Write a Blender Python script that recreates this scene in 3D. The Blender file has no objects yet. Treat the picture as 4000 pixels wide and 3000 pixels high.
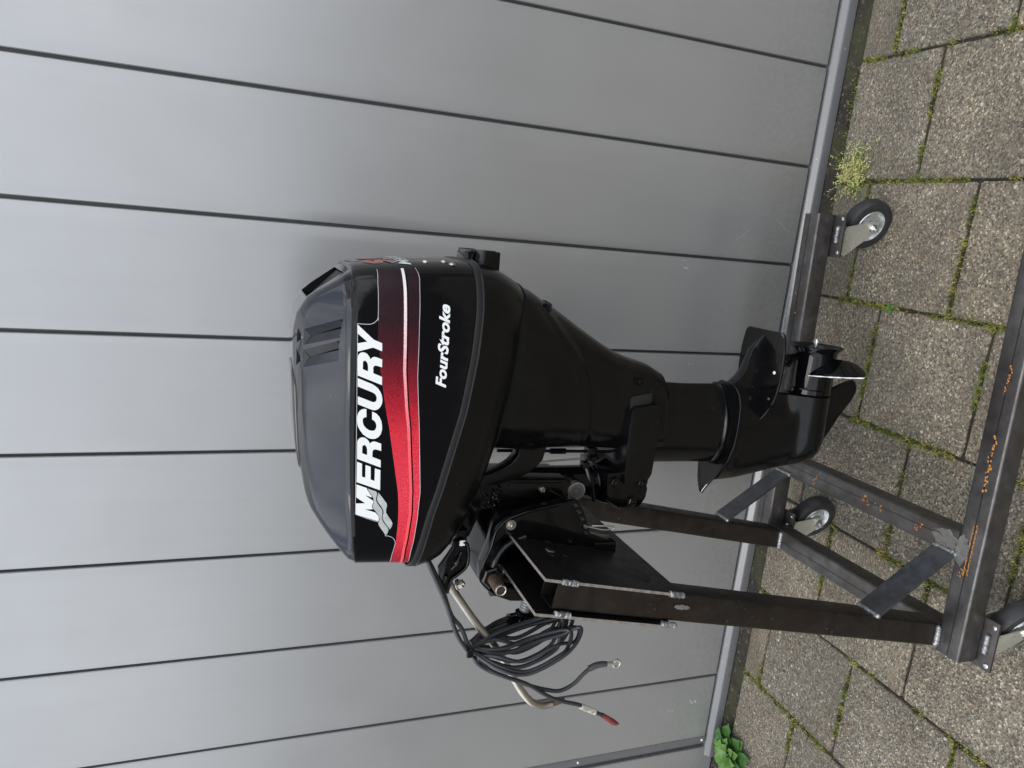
import bpy, bmesh, math, random
from math import sin, cos, pi, radians as R, sqrt
from mathutils import Vector, Matrix, Euler, noise
from mathutils.geometry import tessellate_polygon

# ------------------------------------------------------------------ camera, sky, sun, exposure
sc = bpy.context.scene
COL = sc.collection
cd = bpy.data.cameras.new('camera'); cam = bpy.data.objects.new('camera', cd); COL.objects.link(cam); sc.camera = cam
PITCH, ROLL, YAW, FPX = 0.344905, -0.0143972, 0.2430926, 2762.99
_n = Vector((-sin(YAW) * cos(PITCH), cos(YAW) * cos(PITCH), -sin(PITCH)))
_r = Vector((cos(YAW), sin(YAW), 0)); _d = _n.cross(_r)
_r2 = _r * cos(ROLL) + _d * sin(ROLL); _d2 = _d * cos(ROLL) - _r * sin(ROLL)
# the phone was held on its side: picture right = world down, picture up = world right
cam.matrix_world = Matrix(((_d2.x, _r2.x, -_n.x, 0), (_d2.y, _r2.y, -_n.y, 0), (_d2.z, _r2.z, -_n.z, 1.47789), (0, 0, 0, 1)))
cd.sensor_fit = 'HORIZONTAL'; cd.sensor_width = 36; cd.lens = FPX / 4000 * 36; cd.clip_start = .02; cd.clip_end = 400
sc.render.resolution_x = 1024; sc.render.resolution_y = 768

SUN_EL, SUN_AZ = 60, 200          # sun_rotation measured clockwise from +Y
w = bpy.data.worlds.new('World'); sc.world = w; w.use_nodes = True
nt = w.node_tree; nt.nodes.clear()
out = nt.nodes.new('ShaderNodeOutputWorld'); bg = nt.nodes.new('ShaderNodeBackground')
sky = nt.nodes.new('ShaderNodeTexSky'); sky.sky_type = 'NISHITA'; sky.sun_disc = False
sky.sun_elevation = R(SUN_EL); sky.sun_rotation = R(SUN_AZ); sky.dust_density = 2.5; sky.air_density = 1.0
tc = nt.nodes.new('ShaderNodeTexCoord'); mp = nt.nodes.new('ShaderNodeMapping'); mp.inputs['Scale'].default_value = (1.1, 1.1, 2.6)
nz = nt.nodes.new('ShaderNodeTexNoise'); nz.inputs['Scale'].default_value = 2.6; nz.inputs['Detail'].default_value = 6; nz.inputs['Roughness'].default_value = .6
cr = nt.nodes.new('ShaderNodeValToRGB'); cr.color_ramp.elements[0].position = .40; cr.color_ramp.elements[1].position = .56
cr.color_ramp.elements[0].color = (.25, .25, .25, 1); cr.color_ramp.elements[1].color = (1, 1, 1, 1)
mx = nt.nodes.new('ShaderNodeMix'); mx.data_type = 'RGBA'; mx.inputs[7].default_value = (10.2, 10.6, 11.2, 1)
nt.links.new(tc.outputs['Generated'], mp.inputs[0]); nt.links.new(mp.outputs[0], nz.inputs['Vector']); nt.links.new(nz.outputs['Fac'], cr.inputs[0])
nt.links.new(cr.outputs[0], mx.inputs[0]); nt.links.new(sky.outputs[0], mx.inputs[6]); nt.links.new(mx.outputs[2], bg.inputs[0])
bg.inputs[1].default_value = .095; nt.links.new(bg.outputs[0], out.inputs[0])
sl = bpy.data.lights.new('sun', 'SUN'); sl.energy = .5; sl.angle = R(32); sl.color = (1, .965, .92)
sun = bpy.data.objects.new('sun', sl); COL.objects.link(sun)
_az = R(SUN_AZ); _el = R(SUN_EL)
_sd = Vector((sin(_az) * cos(_el), cos(_az) * cos(_el), sin(_el)))
sun.rotation_euler = _sd.to_track_quat('Z', 'Y').to_euler(); sun.location = (0, 0, 5)
sc.view_settings.view_transform = 'Standard'; sc.view_settings.look = 'None'; sc.view_settings.gamma = 1
sc.view_settings.exposure = 1.0; sc.view_settings.use_curve_mapping = False
sc.render.engine = 'CYCLES'

# ------------------------------------------------------------------ node helpers and materials
def nm(name):
    m = bpy.data.materials.new(name); m.use_nodes = True; t = m.node_tree
    return m, t, t.nodes['Principled BSDF']
def N(t, typ, **k):
    n = t.nodes.new(typ)
    for a, v in k.items():
        if a in n.inputs: n.inputs[a].default_value = v
        else: setattr(n, a, v)
    return n
def L(t, a, b): t.links.new(a, b)
def ramp(t, src, stops, interp='LINEAR'):
    c = t.nodes.new('ShaderNodeValToRGB'); e = c.color_ramp.elements; c.color_ramp.interpolation = interp
    while len(e) > 1: e.remove(e[-1])
    for i, (p, col) in enumerate(stops):
        if i == 0: el = e[0]; el.position = p
        else: el = e.new(p)
        if not hasattr(col, '__len__'): col = (col, col, col)
        el.color = (*col, 1)
    L(t, src, c.inputs[0]); return c.outputs[0]
def mix(t, f, a, b, mode='MIX'):
    m = t.nodes.new('ShaderNodeMix'); m.data_type = 'RGBA'; m.blend_type = mode
    for i, v in ((0, f), (6, a), (7, b)):
        if hasattr(v, 'is_output') or hasattr(v, 'links'): L(t, v, m.inputs[i])
        elif i == 0: m.inputs[0].default_value = v
        else: m.inputs[i].default_value = (*v, 1) if len(v) == 3 else v
    return m.outputs[2]
def math_(t, op, a, b=None):
    m = t.nodes.new('ShaderNodeMath'); m.operation = op
    for i, v in ((0, a), (1, b)):
        if v is None: continue
        if hasattr(v, 'links'): L(t, v, m.inputs[i])
        else: m.inputs[i].default_value = v
    return m.outputs[0]
def coords(t, scale=(1, 1, 1), rnd=False):
    tc = t.nodes.new('ShaderNodeTexCoord'); src = tc.outputs['Object']
    if rnd:
        oi = t.nodes.new('ShaderNodeObjectInfo'); ad = t.nodes.new('ShaderNodeVectorMath'); ad.operation = 'ADD'
        sc_ = t.nodes.new('ShaderNodeMath'); sc_.operation = 'MULTIPLY'; sc_.inputs[1].default_value = 37
        L(t, oi.outputs['Random'], sc_.inputs[0]); L(t, src, ad.inputs[0]); L(t, sc_.outputs[0], ad.inputs[1]); src = ad.outputs[0]
    mp = t.nodes.new('ShaderNodeMapping'); mp.inputs['Scale'].default_value = scale; L(t, src, mp.inputs[0]); return mp.outputs[0]
def noise_(t, vec, scale, detail=4, rough=.55):
    n = N(t, 'ShaderNodeTexNoise', Scale=scale, Detail=detail, Roughness=rough); L(t, vec, n.inputs['Vector']); return n.outputs['Fac']
def bump(t, bs, h, strength, dist):
    b = N(t, 'ShaderNodeBump', Strength=strength, Distance=dist); L(t, h, b.inputs['Height']); L(t, b.outputs[0], bs.inputs['Normal'])
M = {}
def simple(name, col, rough, metal=0, coat=0, var=.15, vscale=25, bumpd=0, bscale=300, rvar=.0):
    m, t, b = nm(name); v = coords(t)
    n = noise_(t, v, vscale)
    c = ramp(t, n, [(.3, tuple(x * (1 - var) for x in col)), (.7, tuple(min(1, x * (1 + var)) for x in col))])
    L(t, c, b.inputs['Base Color']); b.inputs['Metallic'].default_value = metal
    if rvar:
        r = ramp(t, noise_(t, v, vscale * 1.7, 5), [(.3, max(0, rough - rvar)), (.75, rough + rvar)]); L(t, r, b.inputs['Roughness'])
    else: b.inputs['Roughness'].default_value = rough
    if coat: b.inputs['Coat Weight'].default_value = coat; b.inputs['Coat Roughness'].default_value = .04
    if bumpd: bump(t, b, noise_(t, v, bscale, 2), .5, bumpd)
    M[name] = m; return m
def specks(name, base, rough, speck, thr, scale, metal=0, coat=0, bumpd=0, bscale=60, rvar=.06, spec=.30):
    m, t, b = nm(name); v = coords(t)
    s = noise_(t, v, scale, 1, .4); big = noise_(t, v, scale * .08, 3)
    f = math_(t, 'MULTIPLY', ramp(t, s, [(thr, 0), (thr + .012, 1)]), ramp(t, big, [(.45, 0), (.6, 1)]))
    n = noise_(t, v, 18, 5)
    c0 = ramp(t, n, [(.3, tuple(x * .75 for x in base)), (.7, tuple(x * 1.3 for x in base))])
    L(t, mix(t, f, c0, speck), b.inputs['Base Color']); b.inputs['Metallic'].default_value = metal
    L(t, ramp(t, noise_(t, v, 30, 6, .65), [(.3, max(.02, rough - rvar)), (.75, rough + rvar)]), b.inputs['Roughness'])
    b.inputs['Specular IOR Level'].default_value = spec
    if coat: b.inputs['Coat Weight'].default_value = coat; b.inputs['Coat Roughness'].default_value = .05
    if bumpd: bump(t, b, noise_(t, v, bscale, 3), .6, bumpd)
    M[name] = m; return m
specks('black_gloss', (.0022, .0022, .0026), .07, (.2, .2, .2), .80, 900, bumpd=.00010, bscale=60, rvar=.03)
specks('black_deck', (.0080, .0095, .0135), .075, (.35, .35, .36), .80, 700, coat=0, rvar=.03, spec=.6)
specks('black_satin', (.0026, .0027, .0030), .22, (.3, .3, .3), .79, 700, bumpd=.0001, bscale=140, rvar=.07)
specks('black_paint', (.0024, .0025, .0028), .13, (.3, .3, .3), .79, 600, bumpd=.00035, bscale=55, rvar=.08)
simple('black_matte', (.012, .012, .012), .6)
simple('rubber_seal', (.010, .010, .011), .35)
simple('cable_rubber', (.030, .032, .037), .38, rvar=.08)
simple('grey_sleeve', (.07, .07, .075), .55)
simple('red_sleeve', (.20, .035, .035), .5, var=.35, vscale=150)
simple('tag_cream', (.62, .60, .50), .5)
simple('white_decal', (.80, .82, .82), .25, coat=.5, var=.02)
simple('silver_decal', (.52, .54, .53), .28, metal=.25, coat=.4, var=.12, vscale=160)
simple('ink', (.01, .01, .01), .5)
simple('trim_white', (.55, .55, .57), .3)
simple('number_red', (.45, .05, .04), .3, coat=.4)
simple('number_grey', (.36, .37, .39), .3, coat=.4)
simple('chrome', (.62, .63, .64), .22, metal=1, rvar=.08)
simple('zinc', (.56, .58, .58), .30, metal=.7, var=.12, vscale=14, rvar=.10)
simple('zinc_yellow', (.52, .52, .45), .33, metal=.6, var=.14, vscale=14, rvar=.10)
simple('stainless', (.52, .48, .42), .38, metal=1, var=.25, vscale=18, rvar=.10)
simple('rusty_steel', (.16, .105, .075), .55, metal=.7, var=.5, vscale=120, bumpd=.0005)
simple('bare_edge', (.36, .33, .30), .42, metal=.7, var=.3, vscale=120)
simple('tyre', (.019, .019, .02), .55, var=.3, vscale=80, bumpd=.0004, rvar=.1)
simple('weld', (.29, .295, .30), .40, metal=.7, var=.45, vscale=260, bumpd=.0012, bscale=280)
simple('white_chip', (.75, .75, .76), .45)
simple('scuff', (.62, .60, .56), .55, metal=.4, var=.3, vscale=200)
simple('leaf', (.040, .115, .022), .42, var=.35, vscale=60)
simple('leaf_light', (.085, .19, .032), .45, var=.3, vscale=60)
simple('seed', (.50, .47, .20), .6, var=.25, vscale=200)
simple('stem', (.17, .24, .05), .6, var=.3, vscale=90)
simple('moss_a', (.12, .155, .022), .8, var=.5, vscale=60)
simple('moss_b', (.26, .25, .06), .8, var=.5, vscale=60)
simple('moss_c', (.05, .06, .018), .9, var=.4, vscale=60)
simple('rivet', (.60, .60, .60), .35, metal=.5)

def steel(name, base, brown, rust, rthr):
    m, t, b = nm(name); v = coords(t, (1, 1, 1)); vs = coords(t, (5, 5, 5))
    n = noise_(t, vs, 6, 8, .65); c = ramp(t, n, [(.25, tuple(x * .55 for x in base)), (.5, base), (.78, tuple(x * 1.55 for x in base))])
    c = mix(t, ramp(t, noise_(t, v, 9, 5), [(.42, 0), (.72, .8)]), c, brown)
    f = math_(t, 'MULTIPLY', ramp(t, noise_(t, v, 150, 3, .6), [(rthr, 0), (rthr + .05, 1)]), ramp(t, noise_(t, v, 11, 2), [(.52, 0), (.6, 1)]))
    c = mix(t, f, c, rust); L(t, c, b.inputs['Base Color'])
    met = math_(t, 'MULTIPLY', math_(t, 'SUBTRACT', 1.0, f), .82); L(t, met, b.inputs['Metallic'])
    L(t, ramp(t, noise_(t, vs, 9, 6, .7), [(.3, .30), (.7, .50)]), b.inputs['Roughness'])
    bump(t, b, noise_(t, v, 500, 3), .25, .0004); M[name] = m
steel('mill_steel', (.105, .103, .103), (.080, .066, .056), (.36, .15, .05), .70)
steel('mill_steel_brown', (.040, .035, .032), (.048, .033, .024), (.17, .085, .045), .64)
steel('steel_plate', (.030, .030, .032), (.045, .040, .036), (.32, .15, .06), .66)
steel('steel_flat', (.10, .105, .115), (.08, .075, .07), (.2, .1, .05), .70)
simple('seam_dark', (.03, .03, .032), .4, metal=.6)
m, t, b = nm('rust_paint'); v = coords(t)
L(t, ramp(t, noise_(t, v, 400, 3), [(.3, (.30, .12, .025)), (.7, (.52, .25, .06))]), b.inputs['Base Color']); b.inputs['Roughness'].default_value = .85; M['rust_paint'] = m

# red printed band: the print itself fades from red to near black towards the back of the cowl
m, t, b = nm('red_print'); tcn = t.nodes.new('ShaderNodeTexCoord'); sx = t.nodes.new('ShaderNodeSeparateXYZ'); L(t, tcn.outputs['Object'], sx.inputs[0])
g = math_(t, 'MULTIPLY', math_(t, 'ADD', sx.outputs[0], .24), 1 / .6)     # 0 at the front end .. 1 at the back
fl = noise_(t, tcn.outputs['Object'], 1100, 1); flf = ramp(t, fl, [(.38, .45), (.62, 1.35)])
base = ramp(t, g, [(.0, (.06, .004, .008)), (.10, (.10, .005, .010)), (.17, (.34, .010, .022)), (.24, (.70, .035, .06)), (.36, (.78, .05, .085)), (.52, (.66, .030, .05)), (.59, (.40, .012, .028)), (.655, (.20, .008, .018)), (.72, (.07, .006, .013)), (.80, (.022, .004, .009)), (1, (.010, .004, .006))])
sp = t.nodes.new('ShaderNodeMix'); sp.data_type = 'RGBA'; sp.blend_type = 'MULTIPLY'; sp.inputs[0].default_value = 1; L(t, base, sp.inputs[6]); L(t, flf, sp.inputs[7])
L(t, sp.outputs[2], b.inputs['Base Color']); b.inputs['Roughness'].default_value = .25; b.inputs['Specular IOR Level'].default_value = .3; M['red_print'] = m
m, t, b = nm('pink_print'); tcn = t.nodes.new('ShaderNodeTexCoord'); sx = t.nodes.new('ShaderNodeSeparateXYZ'); L(t, tcn.outputs['Object'], sx.inputs[0])
g = math_(t, 'MULTIPLY', math_(t, 'ADD', sx.outputs[0], .24), 1 / .6)
nn = math_(t, 'ADD', g, math_(t, 'MULTIPLY', math_(t, 'SUBTRACT', noise_(t, tcn.outputs['Object'], 700, 2), .5), .5))
L(t, ramp(t, nn, [(.0, (.85, .06, .07)), (.5, (.86, .11, .13)), (.64, (.85, .26, .28)), (.78, (.83, .60, .60)), (.9, (.85, .85, .84))]), b.inputs['Base Color']); b.inputs['Roughness'].default_value = .25; b.inputs['Coat Weight'].default_value = .5; M['pink_print'] = m

# wall panels
def wallmat(name, col, rough, metal):
    m, t, b = nm(name); v = coords(t); vb = coords(t, (220, 220, 3))
    n = noise_(t, v, 1.6, 4); c = ramp(t, n, [(.3, tuple(x * .95 for x in col)), (.7, tuple(x * 1.05 for x in col))])
    c = mix(t, ramp(t, noise_(t, vb, 1, 3), [(.3, 0), (.7, .10)]), c, tuple(x * 1.15 for x in col))
    s1 = math_(t, 'MULTIPLY', ramp(t, noise_(t, v, 110, 2, .5), [(.74, 0), (.765, 1)]), ramp(t, noise_(t, v, 7, 2), [(.5, 0), (.62, 1)]))
    c = mix(t, math_(t, 'MULTIPLY', s1, .6), c, (.62, .62, .60))
    sz_ = N(t, 'ShaderNodeSeparateXYZ'); L(t, v, sz_.inputs[0])
    low = ramp(t, math_(t, 'ADD', sz_.outputs[2], math_(t, 'MULTIPLY', noise_(t, v, 6, 3), .25)), [(.10, 1), (.50, 0)])
    dirt = math_(t, 'MULTIPLY', low, ramp(t, noise_(t, v, 60, 6, .75), [(.42, .05), (.66, .34)])); c = mix(t, dirt, c, (.17, .155, .125))
    run = ramp(t, noise_(t, coords(t, (26, 26, .7)), 1, 5, .6), [(.50, 0), (.75, .05)]); c = mix(t, run, c, (.22, .215, .205))
    L(t, c, b.inputs['Base Color'])
    b.inputs['Metallic'].default_value = metal
    L(t, ramp(t, noise_(t, v, 5, 6, .6), [(.3, rough - .03), (.7, rough + .05)]), b.inputs['Roughness'])
    bump(t, b, noise_(t, coords(t, (60, 60, 400)), 1, 2), .12, .0004); M[name] = m
wallmat('wall_panel', (.375, .378, .38), .33, .58)
wallmat('wall_trim', (.155, .16, .168), .27, .35)

# concrete paving
m, t, b = nm('concrete_slab'); v = coords(t, rnd=True); oi = t.nodes.new('ShaderNodeObjectInfo')
tint = ramp(t, oi.outputs['Random'], [(0, (.200, .180, .142)), (.3, (.245, .214, .160)), (.55, (.28, .240, .172)), (.8, (.230, .206, .163)), (1, (.158, .144, .120))])
n1 = noise_(t, v, 7, 6, .6); c = mix(t, ramp(t, n1, [(.35, 0), (.65, .9)]), tint, (.150, .132, .100))
def vor(sc_, feat='F1'):
    q = N(t, 'ShaderNodeTexVoronoi', Scale=sc_); q.feature = feat; L(t, v, q.inputs['Vector']); return q
v1 = vor(255); stones = ramp(t, v1.outputs['Color'], [(0, 0), (1, 1)])
sepc = t.nodes.new('ShaderNodeSeparateColor'); L(t, v1.outputs['Color'], sepc.inputs[0])
dark = ramp(t, sepc.outputs[0], [(.0, .34), (.18, .56), (.5, .95), (.78, 1.16), (.90, 1.6), (1, 2.7)])
cm = t.nodes.new('ShaderNodeMix'); cm.data_type = 'RGBA'; cm.blend_type = 'MULTIPLY'; cm.inputs[0].default_value = 1; L(t, c, cm.inputs[6]); L(t, dark, cm.inputs[7]); c = cm.outputs[2]
warm = ramp(t, sepc.outputs[1], [(.84, 0), (.87, 1)]); c = mix(t, math_(t, 'MULTIPLY', warm, .5), c, (.34, .25, .14))
v2 = vor(75); s2 = t.nodes.new('ShaderNodeSeparateColor'); L(t, v2.outputs['Color'], s2.inputs[0])
in2 = math_(t, 'MULTIPLY', ramp(t, s2.outputs[0], [(.90, 0), (.91, 1)]), ramp(t, v2.outputs['Distance'], [(.26, 1), (.32, 0)]))
c = mix(t, in2, c, ramp(t, s2.outputs[1], [(0, (.10, .09, .085)), (.4, (.34, .22, .12)), (.75, (.52, .44, .34)), (1, (.6, .57, .5))]))
n3 = noise_(t, v, 520, 2); c = mix(t, ramp(t, n3, [(.36, .45), (.46, 0)]), c, (.08, .077, .072))
geo = t.nodes.new('ShaderNodeNewGeometry'); wx = N(t, 'ShaderNodeSeparateXYZ'); L(t, geo.outputs['Position'], wx.inputs[0])
c = mix(t, math_(t, 'MULTIPLY', ramp(t, math_(t, 'ADD', wx.outputs[1], math_(t, 'MULTIPLY', noise_(t, geo.outputs['Position'], 5, 4), .5)), [(1.28, 0), (1.75, 1)]), .38), c, (.30, .265, .20))
nbig = ramp(t, noise_(t, geo.outputs['Position'], 3.3, 7, .68), [(.40, 1), (.58, 0)]); c = mix(t, math_(t, 'MULTIPLY', nbig, .32), c, (.085, .076, .062))
pit = ramp(t, noise_(t, v, 120, 3, .6), [(.30, .8), (.38, 0)]); c = mix(t, pit, c, (.05, .046, .040))
grn = math_(t, 'MULTIPLY', ramp(t, math_(t, 'ADD', wx.outputs[1], math_(t, 'MULTIPLY', noise_(t, geo.outputs['Position'], 14, 4), .10)), [(1.60, 0), (1.645, 1)]), .55)
c = mix(t, grn, c, (.085, .085, .035))
L(t, c, b.inputs['Base Color']); b.inputs['Roughness'].default_value = .9
hh = math_(t, 'ADD', v1.outputs['Distance'], math_(t, 'MULTIPLY', n3, .8)); bump(t, b, hh, .8, .003); M['concrete_slab'] = m
m, t, b = nm('joint_soil'); v = coords(t)
c = ramp(t, noise_(t, v, 90, 6, .7), [(.25, (.012, .010, .008)), (.5, (.030, .025, .020)), (.75, (.075, .064, .050))])
q = N(t, 'ShaderNodeTexVoronoi', Scale=160); L(t, v, q.inputs['Vector']); s2 = t.nodes.new('ShaderNodeSeparateColor'); L(t, q.outputs['Color'], s2.inputs[0])
c = mix(t, ramp(t, s2.outputs[0], [(.94, 0), (.95, 1)]), c, (.13, .11, .085))
c = mix(t, ramp(t, noise_(t, v, 9, 4), [(.45, 0), (.62, .6)]), c, (.06, .065, .022)); L(t, c, b.inputs['Base Color'])
b.inputs['Roughness'].default_value = 1; bump(t, b, noise_(t, v, 250, 5, .7), 1, .006); M['joint_soil'] = m

# ------------------------------------------------------------------ geometry helpers
ORG = Vector((0, 0, 0))
def setp(o, label=None, cat=None, group=None, kind=None):
    for k, v in (('label', label), ('category', cat), ('group', group), ('kind', kind)):
        if v: o[k] = v
    return o
def obj(name, vf, mat, parent=None, smooth=None, label=None, mats=None, fm=None):
    vs, fs = vf; me = bpy.data.meshes.new(name)
    me.from_pydata([tuple(Vector(v) - ORG) for v in vs], [], fs); me.validate(); me.update()
    me.materials.append(M[mat])
    for x in mats or []: me.materials.append(M[x])
    if fm:
        for p, i in zip(me.polygons, fm): p.material_index = i
    if smooth is not None:
        bm = bmesh.new(); bm.from_mesh(me); bmesh.ops.recalc_face_normals(bm, faces=bm.faces); bm.to_mesh(me); bm.free()
        for p in me.polygons: p.use_smooth = True
        me.set_sharp_from_angle(angle=R(smooth))
    o = bpy.data.objects.new(name, me); COL.objects.link(o); o.parent = parent
    if label: o['label'] = label
    return o
def join(*parts):
    V, F = [], []
    for v, f in parts:
        k = len(V); V += list(v); F += [tuple(i + k for i in q) for q in f]
    return V, F
def xf(vf, mat): return [mat @ Vector(v) for v in vf[0]], vf[1]
def recalc(vf):
    return vf
def box(x0, x1, y0, y1, z0, z1, bev=0.0):
    if x0 > x1: x0, x1 = x1, x0
    if y0 > y1: y0, y1 = y1, y0
    if z0 > z1: z0, z1 = z1, z0
    bm = bmesh.new(); bmesh.ops.create_cube(bm, size=1)
    for v in bm.verts: v.co = Vector(((x0 + x1) / 2 + v.co.x * (x1 - x0), (y0 + y1) / 2 + v.co.y * (y1 - y0), (z0 + z1) / 2 + v.co.z * (z1 - z0)))
    if bev: bmesh.ops.bevel(bm, geom=bm.edges[:], offset=bev, segments=2, affect='EDGES', profile=.6)
    bm.verts.index_update(); r = ([v.co.copy() for v in bm.verts], [tuple(v.index for v in f.verts) for f in bm.faces]); bm.free(); return r
def loft(rings, cap0=True, cap1=True):
    n = len(rings[0]); V = [p for r in rings for p in r]; F = []
    for k in range(len(rings) - 1):
        for i in range(n):
            j = (i + 1) % n; F.append((k * n + i, k * n + j, (k + 1) * n + j, (k + 1) * n + i))
    if cap0: F.append(tuple(range(n - 1, -1, -1)))
    if cap1: F.append(tuple((len(rings) - 1) * n + i for i in range(n)))
    return V, F
def catmull(pts, k=6):
    P = [Vector(p) for p in pts]; P = [P[0] * 2 - P[1]] + P + [P[-1] * 2 - P[-2]]; o = []
    for i in range(1, len(P) - 2):
        a, b, c, d = P[i - 1:i + 3]
        for j in range(k):
            t = j / k; o.append(.5 * ((2 * b) + (c - a) * t + (2 * a - 5 * b + 4 * c - d) * t * t + (3 * b - 3 * c + d - a) * t ** 3))
    o.append(P[-2]); return o
def rod(pts, r, seg=12, smooth=0, caps=True):
    P = catmull(pts, smooth) if smooth else [Vector(p) for p in pts]
    rr = r if hasattr(r, '__len__') else [r] * len(P)
    if len(rr) != len(P): rr = [rr[min(len(rr) - 1, int(i * len(rr) / len(P)))] for i in range(len(P))]
    T = []
    for i in range(len(P)):
        T.append((P[min(i + 1, len(P) - 1)] - P[max(i - 1, 0)]).normalized())
    u = T[0].orthogonal().normalized(); rings = []
    for i, p in enumerate(P):
        if i: u = (T[i - 1].rotation_difference(T[i]) @ u)
        u = (u - T[i] * u.dot(T[i])).normalized(); v = T[i].cross(u)
        rings.append([p + (u * cos(2 * pi * j / seg) + v * sin(2 * pi * j / seg)) * rr[i] for j in range(seg)])
    return loft(rings, caps, caps)
def lathe(c, ax, prof, seg=24, caps=True):
    ax = Vector(ax).normalized(); u = ax.orthogonal().normalized(); v = ax.cross(u); c = Vector(c)
    return loft([[c + ax * h + (u * cos(2 * pi * j / seg) + v * sin(2 * pi * j / seg)) * r for j in range(seg)] for h, r in prof], caps, caps)
def hexbolt(c, ax, r, h, washer=0):
    ax = Vector(ax).normalized()
    parts = [lathe(c, ax, [(0, r), (h * .8, r), (h, r * .86)], 6), lathe(c, ax, [(h * .5, r * .45), (h * 1.25, r * .45), (h * 1.35, r * .3)], 10)]
    if washer: parts.append(lathe(c, ax, [(-.001, washer), (.0012, washer)], 16))
    return join(*parts)
def sqtube(p0, p1, s, side=None, r=.005, wall=.003, n0=None, n1=None):
    # hollow square tube from p0 to p1, `side` = one cross axis
    p0, p1 = Vector(p0), Vector(p1); ax = (p1 - p0).normalized(); u = Vector(side); u = (u - ax * u.dot(ax)).normalized(); v = ax.cross(u)
    def sec(h, rr):
        o = []
        for k, (sx, sy) in enumerate(((1, 1), (-1, 1), (-1, -1), (1, -1))):
            for j in range(4):
                a = pi / 2 * k + pi / 2 * j / 3; o.append(((h - rr) * sx + rr * cos(a), (h - rr) * sy + rr * sin(a)))
        return o
    so, si = sec(s / 2, r), sec(s / 2 - wall, max(r - wall, .001)); rings = []
    def ring(p, n, s_):
        res = []
        for a, b in s_:
            q = p + u * a + v * b
            if n is not None: q = q + ax * (-(q - p).dot(n) / ax.dot(n))
            res.append(q)
        return res
    n0 = None if n0 is None else Vector(n0); n1 = None if n1 is None else Vector(n1)
    R_ = [ring(p0, n0, si), ring(p0, n0, so), ring(p1, n1, so), ring(p1, n1, si)]
    V, F = loft(R_, False, False); n = len(so)
    for i in range(n):
        j = (i + 1) % n; F.append((3 * n + i, 3 * n + j, j, i))
    return V, F
def prism(poly, y0, y1, bev=0.0):
    # polygon in (a, z), extruded from b=y0 to y1
    bm = bmesh.new(); vs = [bm.verts.new((p[0], y0, p[1])) for p in poly]; f = bm.faces.new(vs)
    e = bmesh.ops.extrude_face_region(bm, geom=[f]); mv = [g for g in e['geom'] if isinstance(g, bmesh.types.BMVert)]
    for v in mv: v.co.y = y1
    bmesh.ops.recalc_face_normals(bm, faces=bm.faces)
    if bev:
        ed = [x for x in bm.edges if abs(x.verts[0].co.y - x.verts[1].co.y) < 1e-6]
        bmesh.ops.bevel(bm, geom=ed, offset=bev, segments=2, affect='EDGES', profile=.6)
    bm.verts.index_update(); r = ([v.co.copy() for v in bm.verts], [tuple(v.index for v in f.verts) for f in bm.faces]); bm.free(); return r
def weldbead(p0, p1, r, seed=0, n=9):
    rnd = random.Random(seed); p0, p1 = Vector(p0), Vector(p1); k = n * 3
    P, rr = [], []
    for i in range(k + 1):
        t = i / k; P.append(p0.lerp(p1, t) + Vector((rnd.uniform(-1, 1), rnd.uniform(-1, 1), rnd.uniform(-1, 1))) * r * .12)
        rr.append(r * (.45 if i in (0, k) else (.88 + .12 * (i % 3 == 1) + rnd.uniform(-.10, .08))))
    return rod(P, rr, 8)
def sm(a, b, x):
    t = max(0, min(1, (x - a) / (b - a))); return t * t * (3 - 2 * t)

CB = 1.165          # lateral position of the motor's centre plane in the stand's frame
def lerp_tab(tab, x):
    if x <= tab[0][0]: return tab[0][1]
    for (x0, y0), (x1, y1) in zip(tab, tab[1:]):
        if x <= x1:
            t = (x - x0) / (x1 - x0)
            return y0 + (y1 - y0) * t
    return tab[-1][1]
Z_SEAM = [(-.60, 1.270), (-.495, 1.249), (-.415, 1.232), (-.34, 1.210), (-.29, 1.199), (-.25, 1.191), (-.172, 1.180), (-.10, 1.174), (-.02, 1.172)]
Z_DECK = [(-.60, 1.325), (-.515, 1.3330), (-.48, 1.3400), (-.40, 1.347), (-.30, 1.353), (-.15, 1.356), (-.07, 1.355), (-.02, 1.350)]
TOPLINE = [(-.60, 1.31), (-.52, 1.3310), (-.496, 1.3465), (-.474, 1.3640), (-.449, 1.3840), (-.424, 1.4010), (-.40, 1.4080), (-.36, 1.4150), (-.33, 1.4195), (-.29, 1.4235), (-.19, 1.4290), (-.156, 1.430), (-.127, 1.425), (-.098, 1.409), (-.054, 1.349), (-.03, 1.33)]
NP = 4.6; NF = 8.0
def cowl_lim(z):
    t = (z - 1.17) / .18
    return -.031 - .016 * max(0, t) ** 1.5, -.5175 + .010 * t      # aft limit, front limit
def cowl_w0(z):
    t = (z - 1.17) / .18
    return .1665 - .004 * t - .003 * max(0, t - .8) * 5 * .0
def cowl_w(a, z):
    aft, fr = cowl_lim(z); ac = -.30
    s = (a - ac) / (aft - ac) if a > ac else (ac - a) / (ac - fr)
    s = min(abs(s), .9999); n = NP if a > ac else NF
    return cowl_w0(z) * (1 - s ** n) ** (1 / n)
PROT = -1
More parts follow.
